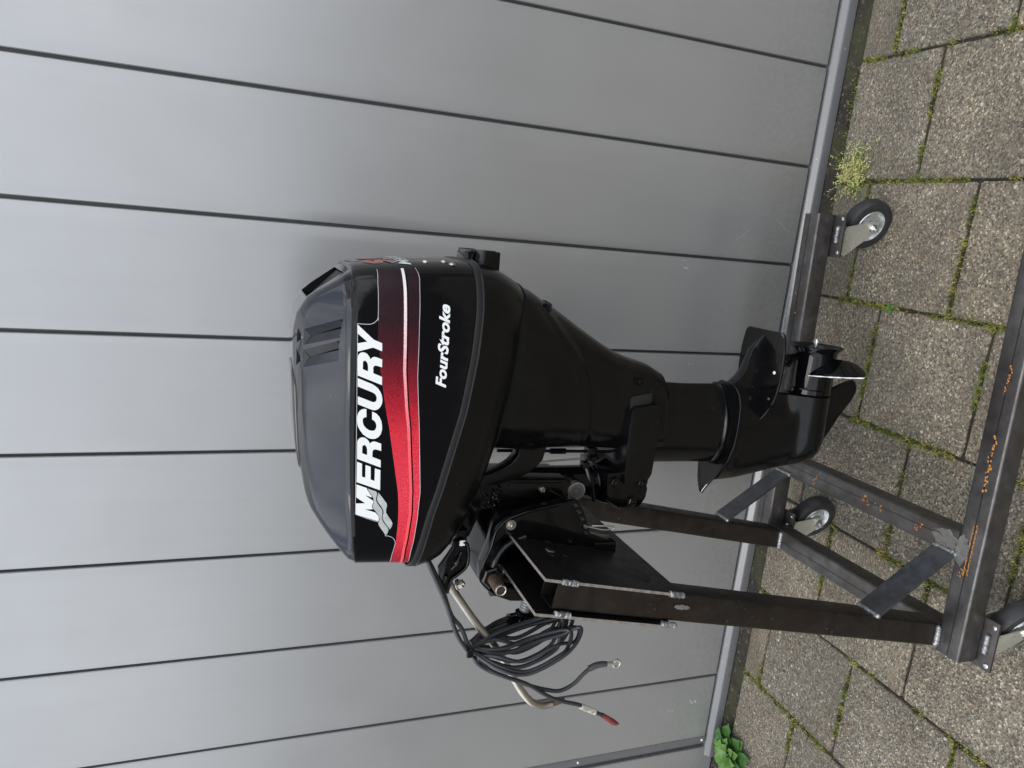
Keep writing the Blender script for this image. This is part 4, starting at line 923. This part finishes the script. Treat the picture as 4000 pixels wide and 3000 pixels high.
# crumpled primer-like grease lump on the bracket
rnd = random.Random(2); V, F = [], []
for i in range(44):
    c = Vector((-.437 + rnd.gauss(0, .010), CB - .060 + rnd.uniform(-.003, .003), 1.087 + rnd.gauss(0, .011))); v, f = lathe(c, (rnd.uniform(-1, 1), -1, rnd.uniform(-1, 1)), [(-.002, .001), (0, rnd.uniform(.002, .004)), (.002, .0015)], 6); k = len(V); V += v; F += [tuple(q + k for q in g_) for g_ in f]
obj('grease_lump', (V, F), 'black_gloss', sw, 20)
bz = obj('grease_nipple', join(hexbolt((-.4210, CB - .060, 1.000), (0, -1, 0), .006, .007, .008), lathe((-.4210, CB - .068, 1.000), (0, -1, 0), [(0, .003), (.004, .003), (.006, .0018)], 10)), 'stainless', sw, 35)
obj('pivot_bush', join(lathe((-.4290, CB - .045, .9300), (-.1, -1, 0), [(0, .0165), (.010, .0165), (.014, .0155), (.0145, .0105)], 30)), 'grey_sleeve', mo, 35)
obj('bush_ring', lathe((-.4290, CB - .0575, .9300), (-.1, -1, 0), [(0, .0172), (.0022, .0172), (.0024, .015), (.0004, .0148)], 34), 'stainless', mo, 35)
obj('bush_core', lathe((-.4292, CB - .0585, .9300), (-.1, -1, 0), [(0, .0082), (.001, .0082), (.0012, .006), (-.002, .0055)], 20), 'black_matte', mo, 35)
obj('lever', rod([(-.424, CB - .064, .985), (-.430, CB - .066, .974), (-.437, CB - .067, .962), (-.452, CB - .068, .948)], .0035, 8, 4), 'black_gloss', mo, 60)
# shift linkage
obj('shift_rod', join(rod([(-.3660, CB - .005, 1.07), (-.3683, CB - .005, .989), (-.3710, CB - .005, .889), (-.3730, CB - .005, .835)], .0030, 10), lathe((-.3690, CB - .005, .966), (-.02, 0, -1), [(0, .0058), (.001, .0062), (.030, .0062), (.031, .0058)], 6)), 'black_satin', mo, 40)
obj('shift_rod', rod([(-.3895, CB - .01, 1.06), (-.3878, CB - .01, .985), (-.3835, CB - .01, .905)], .0018, 8), 'stainless', mo, 40)
obj('rod_clamp', join(box(-.3790, -.3620, CB - .016, CB + .004, .873, .893, .002), lathe((-.3815, CB - .017, .8815), (0, -1, 0), [(0, .0055), (.006, .0055)], 6), box(-.388, -.376, CB - .014, CB, .868, .893, .002)), 'black_satin', mo, 35)
obj('clamp_screw', lathe((-.3830, CB - .017, .8790), (0, -1, 0), [(0, .0045), (.003, .0042), (.004, .002)], 10), 'zinc_yellow', mo, 35)
obj('cable_tie', join(box(-.3890, -.3770, CB - .054, CB - .038, .906, .919, .002), rod([(-.380, CB - .045, .912), (-.397, CB - .052, .907), (-.420, CB - .060, .900), (-.4485, CB - .061, .8935)], .0038, 6)), 'black_satin', mo, 40)

# clamp bracket pair
cl = [(-.4274, .9560), (-.4322, .9440), (-.450, .9330), (-.4686, .9255), (-.4960, .9140), (-.5090, .8720), (-.5290, .8700), (-.5280, .8800), (-.5200, .9164), (-.5060, .9880), (-.4960, 1.0395), (-.4880, 1.0700), (-.4930, 1.0840), (-.5139, 1.0860), (-.5524, 1.0870), (-.5620, 1.0830), (-.5680, 1.0600), (-.5800, .9800), (-.5980, .9760), (-.6120, .9830), (-.6150, 1.0100), (-.6100, 1.0580), (-.5960, 1.0900), (-.5720, 1.1140), (-.5416, 1.1180), (-.5040, 1.1050), (-.4675, 1.0960), (-.4518, 1.0790), (-.4461, 1.0443), (-.4392, 1.0228), (-.4321, .9800)]
for (b0, b1) in ((CB - .105, CB - .080), (CB + .080, CB + .105)):
    cb = obj('clamp_bracket', prism(cl, b0, b1, .003), 'black_paint', mo, 32)
    for i, (a, z) in enumerate([(-.4370, .9521), (-.4492, .9443), (-.4625, .9369), (-.4764, .9298), (-.4897, .9258)]):
        c = Vector((a, b0 - .0006, z)); obj('pin_hole', join(lathe(c, (0, -1, 0), [(0, .0040), (.0003, .0040)], 16)), 'black_matte', cb)
        obj('hole_rim', rod([c + Vector((.0043 * cos(q * 2 * pi / 16), -.0004, .0043 * sin(q * 2 * pi / 16))) for q in range(17)], .0007, 5, caps=False), 'black_gloss', cb, 60)
    # stiffening ridge following the hook
    rg = catmull([(-.492, b0 - .001, 1.040), (-.505, b0 - .002, 1.075), (-.530, b0 - .003, 1.092), (-.560, b0 - .003, 1.094), (-.580, b0 - .002, 1.075), (-.590, b0 - .001, 1.03)], 5)
    obj('bracket_ridge', rod(rg, .0075, 12), 'black_paint', cb, 60)
    obj('bracket_rim', rod(catmull([(-.4350, b0, .985), (-.4420, b0, 1.025), (-.4500, b0, 1.055), (-.4590, b0, 1.078), (-.4760, b0, 1.094), (-.5060, b0, 1.101), (-.5430, b0, 1.114), (-.5720, b0, 1.110), (-.5950, b0, 1.086)], 4), .0028, 8), 'black_gloss', cb, 60)
    obj('bracket_foot', box(-.5340, -.5080, b0 - .006, b1 + .004, .8640, .9080, .004), 'black_paint', cb, 35)
    obj('bracket_bolt', hexbolt((-.4670, b0 - .0005, 1.0689), (0, -1, 0), .0052, .005, .009), 'stainless', cb, 35)
    obj('bracket_bolt', hexbolt((-.5023, b0 - .0005, .9573), (0, -1, 0), .0075, .007, .0125), 'black_gloss', cb, 35)
obj('bracket_bridge', prism([(-.452, 1.088), (-.470, 1.098), (-.505, 1.105), (-.545, 1.118), (-.575, 1.112), (-.60, 1.085), (-.585, 1.078), (-.555, 1.088), (-.505, 1.086), (-.470, 1.076)], CB - .080, CB + .080, .003), 'black_paint', mo, 32)
obj('tilt_tube', join(lathe((-.5560, CB - .162, 1.0985), (0, 1, 0), [(.030, .0092), (0, .0098), (0, .0102), (.082, .0102)], 26, False), lathe((-.5560, CB - .160, 1.0985), (0, 1, 0), [(0, .0078), (.05, .0078)], 22)), 'rusty_steel', mo, 35)
V, F = lathe((-.5560, CB - .1625, 1.0985), (0, 1, 0), [(0, .0070), (.0004, .0070)], 20); obj('tube_bore', (V, F), 'black_matte', mo)
obj('tube_rim', rod([Vector((-.556 + .0086 * cos(q * 2 * pi / 24), CB - .1625, 1.0985 + .0084 * sin(q * 2 * pi / 24))) for q in range(25)], .0014, 6, caps=False), 'stainless', mo, 60)
obj('tilt_tube_nut', join(lathe((-.5560, CB - .122, 1.0985), (0, 1, 0), [(0, .0175), (.002, .0195), (.013, .0195)], 6), lathe((-.5560, CB - .1095, 1.0985), (0, 1, 0), [(0, .0215), (.002, .0215)], 28)), 'black_paint', mo, 32)
obj('locking_pin', join(rod([(-.4764, CB - .108, .9298), (-.4790, CB - .112, .915), (-.4820, CB - .116, .897), (-.4810, CB - .117, .880), (-.4760, CB - .117, .879), (-.4752, CB - .114, .898), (-.4755, CB - .110, .918)], .0014, 7, 3), lathe((-.4764, CB - .112, .9298), (0, 1, 0), [(0, .003), (.001, .0036), (.005, .0036)], 12)), 'stainless', mo, 50)
# clamp screws with T-bars behind the transom
for s_ in (-1, 1):
    bb = CB + s_ * .055
    cs = obj('clamp_screw', join(lathe((-.575, bb, .992), (-1, 0, .197), [(0, .0098)] + [(i * .0024 + .002, .0098 if i % 2 else .0080) for i in range(37)], 16)), 'zinc', mo, 60)
    obj('screw_handle', join(lathe((-.664, bb, 1.0095), (-1, 0, .197), [(0, .016), (.018, .016), (.022, .010)], 14), rod([(-.672, bb - .006, 1.040), (-.674, bb, 1.010), (-.684, bb + .004, .955)], [.0110, .0095, .0120], 12, 4)), 'black_gloss', cs, 45)
# steering bracket, link rod
sbk = [(-.484, 1.172), (-.4865, 1.1540), (-.4930, 1.1465), (-.5270, 1.1440), (-.5440, 1.1600), (-.5520, 1.1700), (-.5750, 1.1760), (-.5760, 1.1840), (-.5600, 1.1920), (-.5300, 1.1945), (-.5110, 1.1815), (-.4960, 1.1730)]
br = obj('steering_bracket', prism(sbk, CB - .118, CB - .108, .002), 'black_gloss', mo, 30)
obj('bracket_flange', rod(catmull([(-.4865, CB - .119, 1.1560), (-.4930, CB - .120, 1.1475), (-.5270, CB - .120, 1.1455), (-.5440, CB - .120, 1.1610), (-.5520, CB - .120, 1.1710), (-.5760, CB - .119, 1.1770)], 4), .0026, 8), 'black_gloss', br, 60)
obj('bracket_dimple', rod([(-.503, CB - .120, 1.158), (-.520, CB - .122, 1.164), (-.533, CB - .120, 1.172)], [.003, .006, .003], 10, 4), 'black_gloss', br, 60)
obj('bracket_dimple', rod([(-.545, CB - .119, 1.180), (-.556, CB - .121, 1.184)], [.005, .003], 10, 4), 'black_gloss', br, 60)
obj('bracket_web', box(-.500, -.470, CB - .110, CB - .060, 1.146, 1.170, .004), 'black_paint', br, 32)
obj('white_tab', box(-.4925, -.4830, CB - .121, CB - .1185, 1.153, 1.162, .0008), 'white_chip', br, 35)
obj('link_bolt', join(hexbolt((-.572, CB - .100, 1.1545), (.35, -.5, -.8), .0078, .010, .0095)), 'stainless', mo, 35)
lr = obj('link_rod', rod([(-.562, CB - .092, 1.177), (-.576, CB - .092, 1.166), (-.597, CB - .092, 1.152), (-.650, CB - .092, 1.115), (-.7064, CB - .092, 1.0715), (-.7715, CB - .092, 1.0330), (-.8055, CB - .092, 1.0110), (-.8277, CB - .092, .9910), (-.8375, CB - .092, .9700), (-.8370, CB - .092, .9500)], [.0062] + [.0070] * 20, 18, 5), 'stainless', mo, 60)
obj('threaded_end', lathe((-.8370, CB - .092, .9510), (.18, 0, -1), [(0, .0056)] + [(i * .0016 + .002, .0056 if i % 2 else .0047) for i in range(16)], 16), 'rusty_steel', lr, 60)

# lower unit -----------------------------------------------------------
def foil(z, aft, fr, hw, n=48):
    L_ = aft - fr; o_ = []
    for i in range(n):
        t = 2 * pi * i / n; x = .5 + .5 * cos(t); s_ = 1 if sin(t) >= 0 else -1
        y = hw * 1.0 * (abs(sin(t)) ** .75) * (1 - .38 * (x - .45) ** 2) * (1 - .55 * sm(.62, 1.0, x) * (1 if hw < .05 else .3))
        o_.append(Vector((fr + L_ * x, CB + s_ * y, z)))
    return o_
obj('leg', loft([foil(z, a, f, h) for z, a, f, h in ((.775, -.232, -.394, .0475), (.74, -.2350, -.3942, .0475), (.70, -.2370, -.3950, .046), (.66, -.2370, -.3960, .045), (.625, -.2365, -.3970, .0445), (.600, -.2350, -.3990, .044), (.590, -.234, -.400, .043))]), 'black_satin', mo, 50)
obj('leg_collar', loft([foil(z, a, f, h) for z, a, f, h in ((.790, -.226, -.398, .054), (.776, -.225, -.399, .0555), (.768, -.226, -.398, .0545), (.764, -.230, -.396, .050))]), 'black_paint', mo, 50)
# spray plate
def plan(pts, z0, z1, bev=.0015, sag=0):
    V = [Vector((a, CB + w_, z0)) for a, w_ in pts]; n = len(pts); q = []
    def ins(k, z): 
        ca = sum(p[0] for p in pts) / n; return [Vector((ca + (a - ca) * k, CB + w_ * k, z)) for a, w_ in pts]
    return loft([ins(.975, z0), ins(1, z0 + (z1 - z0) * .3), ins(1, z0 + (z1 - z0) * .75), ins(.985, z1), ins(.9, z1)])
def mirror_pts(half):   # half: from aft to tip with w<0
    return half + [(a, -w_) for a, w_ in reversed(half) if abs(w_) > 1e-6]
sp_half = [(-.233, -.0200), (-.240, -.034), (-.2520, -.0455), (-.2690, -.0530), (-.295, -.0570), (-.325, -.0580), (-.3507, -.0560), (-.3850, -.0480), (-.4150, -.0340), (-.4383, -.0210), (-.4540, -.0110), (-.4650, -.0040), (-.4675, 0)]
spv, spf = plan(mirror_pts(sp_half), .5930, .5985)
spv = [Vector((v.x, v.y, v.z + .022 * sm(-.36, -.46, v.x) - .004 * sm(-.36, -.25, v.x))) for v in spv]
obj('spray_plate', (spv, spf), 'black_satin', mo, 30)
obj('leg_flange', loft([foil(z, a, f, h) for z, a, f, h in ((.622, -.2345, -.3985, .0455), (.617, -.2335, -.4005, .0500), (.612, -.2335, -.4005, .0490), (.608, -.2345, -.3990, .0460))]), 'black_satin', mo, 50)
GZ = [(.600, -.236, -.4370), (.575, -.235, -.4368), (.55, -.238, -.4350), (.52, -.245, -.4300), (.49, -.2505, -.4240), (.46, -.2525, -.4180), (.44, -.2530, -.4150), (.42, -.2530, -.4120), (.40, -.2535, -.4085), (.386, -.2535, -.4055), (.372, -.2535, -.4010), (.36, -.2535, -.3940), (.352, -.2535, -.3850), (.346, -.2535, -.3740), (.3425, -.2535, -.355)]
def gear_ring(z, n=64):
    aft, fr = [lerp_tab(sorted((r[0], r[i]) for r in GZ), z) for i in (1, 2)]
    tz = .0445 * .0445 - (z - .3865) ** 2; tor = sqrt(tz) if tz > 0 else 0
    st_ = .0295 + .010 * sm(.56, .60, z); st_ = st_ if z > .3865 else 0
    k = .016; h = max(0, k - abs(tor - st_)) / k; hw = max(tor, st_) + h * h * k * .25; hw = max(hw, .004)
    tail = sm(.425, .455, z) * .55; nose = .30 + .05 * (1 - sm(.42, .5, z)); o_ = []
    for i in range(n):
        t = 2 * pi * (i + .5) / n; x = .5 + .5 * cos(t); x = min(1, max(0, x)); s_ = 1 if sin(t) >= 0 else -1
        y = hw * (sqrt(max(0, 1 - ((nose - x) / nose) ** 2)) if x < nose else 1) * (1 - tail * sm(.55, 1, x))
        if x > .985: y *= .5 + .5 * (1 - x) / .015
        o_.append(Vector((fr + (aft - fr) * x, CB + s_ * y, z)))
    return o_
gz = [.600 - i * .006 for i in range(30)] + [.42 - i * .0028 for i in range(1, 28)] + [.3425]
obj('gearcase', loft([gear_ring(z) for z in gz if z >= .3425]), 'black_satin', mo, 60)
sk = [(-.398, .372), (-.388, .352), (-.376, .3440), (-.340, .3195), (-.3067, .2970), (-.2683, .2675), (-.2523, .2600), (-.2400, .2600), (-.2297, .2650), (-.2235, .2740), (-.2300, .2950), (-.2400, .3150), (-.2530, .3440), (-.2530, .372)]
V = []; n = len(sk)
for s_ in (-1, 1):
    for a, z in sk: V.append(Vector((a, CB + s_ * (.0022 + .0060 * sm(.27, .36, z)), z)))
obj('skeg', (V, [tuple(range(n)), tuple(range(2 * n - 1, n - 1, -1))] + [(i, (i + 1) % n, n + (i + 1) % n, n + i) for i in range(n)]), 'black_satin', mo, 40)
av = [(-.1245, -.030), (-.1240, -.050), (-.1275, -.0560), (-.1340, -.0590), (-.1620, -.0650), (-.1950, -.0665), (-.2195, -.0655), (-.2450, -.0610), (-.2635, -.0550), (-.2850, -.0420), (-.3050, -.0260), (-.3205, -.0130), (-.3300, -.0050), (-.3330, 0)]
avo = obj('anti_ventilation_plate', plan(mirror_pts(av), .5145, .5210), 'black_paint', mo, 30)
# tapering rib on top of the plate
ribs = []
for a, zt, hw in ((-.250, .598, .010), (-.236, .588, .016), (-.222, .572, .0165), (-.207, .562, .015), (-.185, .556, .012), (-.165, .550, .0095), (-.155, .543, .008), (-.145, .532, .005), (-.137, .5235, .002)):
    ribs.append([Vector((a, CB - hw * 1.05, .519)), Vector((a, CB - hw, .519 + (zt - .519) * .55)), Vector((a, CB - hw * .75, zt - .002)), Vector((a, CB - hw * .4, zt)), Vector((a, CB + hw * .4, zt)), Vector((a, CB + hw * .75, zt - .002)), Vector((a, CB + hw, .519 + (zt - .519) * .55)), Vector((a, CB + hw * 1.05, .519))])
obj('plate_rib', loft(ribs), 'black_paint', mo, 38)
obj('plate_screw', lathe((-.2040, CB - .047, .5212), (0, 0, 1), [(0, .0034), (.0012, .003), (.0016, .001)], 12), 'white_chip', avo, 40)
obj('plate_screw', lathe((-.2580, CB - .041, .5212), (0, 0, 1), [(0, .0030), (.0008, .0028)], 12), 'chrome', avo, 40)
V = [Vector((-.1240, CB + .0 - .0535 + i * .0, .5215)) for i in range(0)]
obj('worn_corner', ([Vector((-.1245, CB - .047, .5213)), Vector((-.1250, CB - .0535, .5213)), Vector((-.1285, CB - .0568, .5213)), Vector((-.1345, CB - .0586, .5213)), Vector((-.130, CB - .0525, .5213))], [(0, 1, 2, 3, 4)]), 'grey_sleeve', avo)
obj('worn_tip', ([Vector((-.4665, CB - .003, .6215)), Vector((-.455, CB - .0102, .6208)), Vector((-.440, CB - .0200, .6195)), Vector((-.4430, CB - .0170, .6212)), Vector((-.458, CB - .0070, .6222))], [(0, 1, 2, 3, 4)]), 'white_chip', mo)
# propeller
pz = .3865; ph_ = obj('propeller', join(lathe((-.2545, CB, pz), (1, 0, 0), [(0, .0415), (.003, .0440), (.012, .0445), (.014, .0430), (.017, .0440), (.075, .0435), (.080, .0440), (.088, .0445), (.0935, .0475), (.1000, .0545), (.1015, .0550), (.1022, .0535), (.0990, .0480), (.0930, .0430), (.070, .040)], 56)), 'black_gloss', mo, 35)
obj('hub_core', join(lathe((-.190, CB, pz), (1, 0, 0), [(0, .038), (.010, .036), (.012, .018)], 24), lathe((-.185, CB, pz), (1, 0, 0), [(0, .008), (.020, .0075)], 14)), 'black_matte', ph_, 40)
obj('prop_nut', join(hexbolt((-.172, CB, pz), (1, 0, 0), .012, .014), lathe((-.160, CB, pz), (1, 0, 0), [(0, .005), (.019, .005), (.021, .003)], 14), rod([(-.146, CB - .009, pz), (-.146, CB + .009, pz)], .0018, 6)), 'chrome', ph_, 35)
def blade_vf(lam0):
    nr, ncs = 18, 14; top, bot = [], []
    for i in range(nr + 1):
        t = i / nr; r_ = .041 + .077 * t; lam = lam0 + R(62) * t
        ch = (.056 + .026 * sin(pi * min(1, t * 1.1))) * sqrt(max(.004, 1 - max(0, (t - .45) / .55) ** 2.4)); dth = ch * .86 / r_
        th = .0042 * (1 - .75 * t) + .0008; be = math.atan(.20 / (2 * pi * r_))
        for j in range(ncs + 1):
            c = j / ncs; ang = lam + dth * c + dth * .5 * (0 if t < .6 else 0); ax = -.2120 + .20 * dth * c / (2 * pi) + .014 * t
            tk = th * sqrt(max(0.02, 1 - (2 * c - 1) ** 2)); rad = Vector((0, cos(ang), sin(ang))); tan = Vector((0, -sin(ang), cos(ang)))
            nn = (Vector((1, 0, 0)) * cos(be) - tan * sin(be)); p = Vector((ax, CB, pz)) + rad * r_; top.append(p + nn * tk); bot.append(p - nn * tk)
    V = top + bot; m_ = ncs + 1; F = []; K = len(top)
    for i in range(nr):
        for j in range(ncs):
            q = (i * m_ + j, i * m_ + j + 1, (i + 1) * m_ + j + 1, (i + 1) * m_ + j); F += [q, tuple(K + x for x in reversed(q))]
    for i in range(nr):
        for j in (0, ncs): F.append((i * m_ + j, (i + 1) * m_ + j, K + (i + 1) * m_ + j, K + i * m_ + j))
    for j in range(ncs): F.append((nr * m_ + j, nr * m_ + j + 1, K + nr * m_ + j + 1, K + nr * m_ + j))
    lead = [(top[i * m_] + bot[i * m_]) / 2 for i in range(nr + 1)] + [(top[nr * m_ + j] + bot[nr * m_ + j]) / 2 for j in (3, 7, 11)]
    return (V, F), lead
for i, lam in enumerate((128, 248, 8)):
    vf, ld = blade_vf(R(lam)); bl = obj('blade', vf, 'black_gloss', ph_, 40)
    if i == 0:
        rnd = random.Random(1); obj('chipped_edge', rod(ld, [rnd.uniform(.0006, .0016) for _ in ld], 6), 'white_chip', bl, 60)

# ================================================================== battery cables, coiled and tied to the link rod
ca = root('battery_cable', -.70, 1.05, 0, 'coiled pair of black battery cables with ring terminal and red end, tied to the rod', 'cable')
rc_ = .0037
obj('cable_run', rod([(-.494, 1.065, 1.2350), (-.5040, 1.045, 1.2205), (-.5383, 1.035, 1.2040), (-.5883, 1.034, 1.1808), (-.6344, 1.036, 1.1635), (-.6597, 1.038, 1.1514), (-.6833, 1.040, 1.1355), (-.6990, 1.045, 1.122)], rc_, 12, 6), 'cable_rubber', ca, 60)
obj('cable_run', rod([(-.496, 1.070, 1.2330), (-.5070, 1.047, 1.2170), (-.5640, 1.040, 1.1880), (-.6126, 1.040, 1.1690), (-.6403, 1.042, 1.1490), (-.6794, 1.044, 1.1320), (-.700, 1.050, 1.115)], rc_, 12, 6), 'cable_rubber', ca, 60)
rnd = random.Random(21)
for i in range(11):
    # long loops drooping from the tie, spread in depth
    t = i / 10; bb = 1.03 + .075 * t + rnd.uniform(-.01, .01); w1 = rnd.uniform(-.005, .005); top = Vector((-.694 + rnd.uniform(-.006, .006), 1.05 + (bb - 1.05) * .2, 1.125 + rnd.uniform(-.005, .004)))
    bz_ = .940 + rnd.uniform(-.012, .014); ba = -.668 + rnd.uniform(-.010, .010); lw = rnd.choice((-.726, -.718, -.704, -.692)) + rnd.uniform(-.006, .006); rw = rnd.uniform(-.694, -.662)
    pts = [top, (lw + .010, bb - .012, 1.083 + w1), (lw, bb - .02, 1.035 + w1), (lw + .022, bb - .018, .975), (ba - .012, bb - .008, bz_ + .008), (ba + .006, bb + .006, bz_ - .002), (rw + .012, bb + .018, .962), (rw, bb + .024, 1.010 - w1), (rw - .010, bb + .016, 1.070), top + Vector((.004, .006, -.004))]
    obj('cable_loop', rod(pts, rc_ if i % 3 else .0032, 11, 7), 'cable_rubber', ca, 60)
obj('cable_tie', rod([Vector((-.690 + .013 * cos(q), 1.050 + .017 * sin(q), 1.128 + .010 * cos(q))) for q in [i / 14 * 2 * pi for i in range(15)]], .0024, 8, caps=False), 'black_satin', ca, 60)
obj('cable_tie', box(-.690, -.678, 1.028, 1.036, 1.130, 1.139, .001), 'black_satin', ca, 40)
obj('cable_tail', rod([(-.700, 1.045, 1.122), (-.7108, 1.04, 1.1150), (-.7289, 1.04, 1.0903), (-.7480, 1.04, 1.052), (-.7673, 1.04, 1.0146), (-.7814, 1.04, .9784), (-.7867, 1.04, .9525), (-.7772, 1.04, .9278), (-.7588, 1.04, .9091), (-.7487, 1.04, .8966)], rc_, 12, 6), 'cable_rubber', ca, 60)
obj('sleeve', rod([(-.7500, 1.04, .8990), (-.7450, 1.04, .8860), (-.7440, 1.04, .8730), (-.7447, 1.04, .8640)], [.0058, .0058, .0058, .0052], 14, 4), 'grey_sleeve', ca, 60)
ring_ = [Vector((-.7470 + .0072 * cos(q), 1.04, .8420 + .0072 * sin(q))) for q in [i / 24 * 2 * pi for i in range(25)]]
obj('ring_terminal', join(rod(ring_, .0024, 8, caps=False), rod([(-.7447, 1.04, .8660), (-.7455, 1.04, .8490)], [.0048, .0036], 12)), 'zinc_yellow', ca, 50)
obj('cable_tail', rod([(-.700, 1.05, 1.115), (-.7233, 1.04, 1.0954), (-.7430, 1.038, 1.060), (-.7614, 1.036, 1.0201), (-.7909, 1.034, .9774), (-.8040, 1.032, .948), (-.8135, 1.030, .9187), (-.8250, 1.030, .8985)], rc_, 12, 6), 'cable_rubber', ca, 60)
tg = obj('cable_tag', rod([(-.8175, 1.030, .9130), (-.8345, 1.030, .8815)], .0052, 16), 'tag_cream', ca, 60)
def tagfn(u, v):
    p, q = Vector((-.8190, 1.030, .9105)), Vector((-.8335, 1.030, .8835)); d = (q - p).normalized(); c = p.lerp(q, u); s_ = Vector((d.z, 0, -d.x)) ; ang = (v - .5) * .9
    return c + s_ * (-.0056 * sin(ang)) + Vector((0, -.0056 * cos(ang), 0))
put_text('tag_lettering', 'CONNECT TO BATT', tagfn, .0, 0, 'ink', tg)
obj('cable_tail', rod([(-.8340, 1.030, .8825), (-.8450, 1.030, .8635)], rc_, 12), 'cable_rubber', ca, 60)
obj('red_sleeve', rod([(-.8435, 1.030, .8660), (-.8510, 1.030, .8560), (-.8600, 1.030, .8440), (-.8655, 1.030, .8360), (-.8680, 1.030, .8300)], [.0046, .0052, .0055, .0048, .0030], 14, 4), 'red_sleeve', ca, 60)
obj('wire_end', rod([(-.8670, 1.030, .8330), (-.8740, 1.030, .8215)], [.0030, .0008], 8), 'zinc', ca, 60)
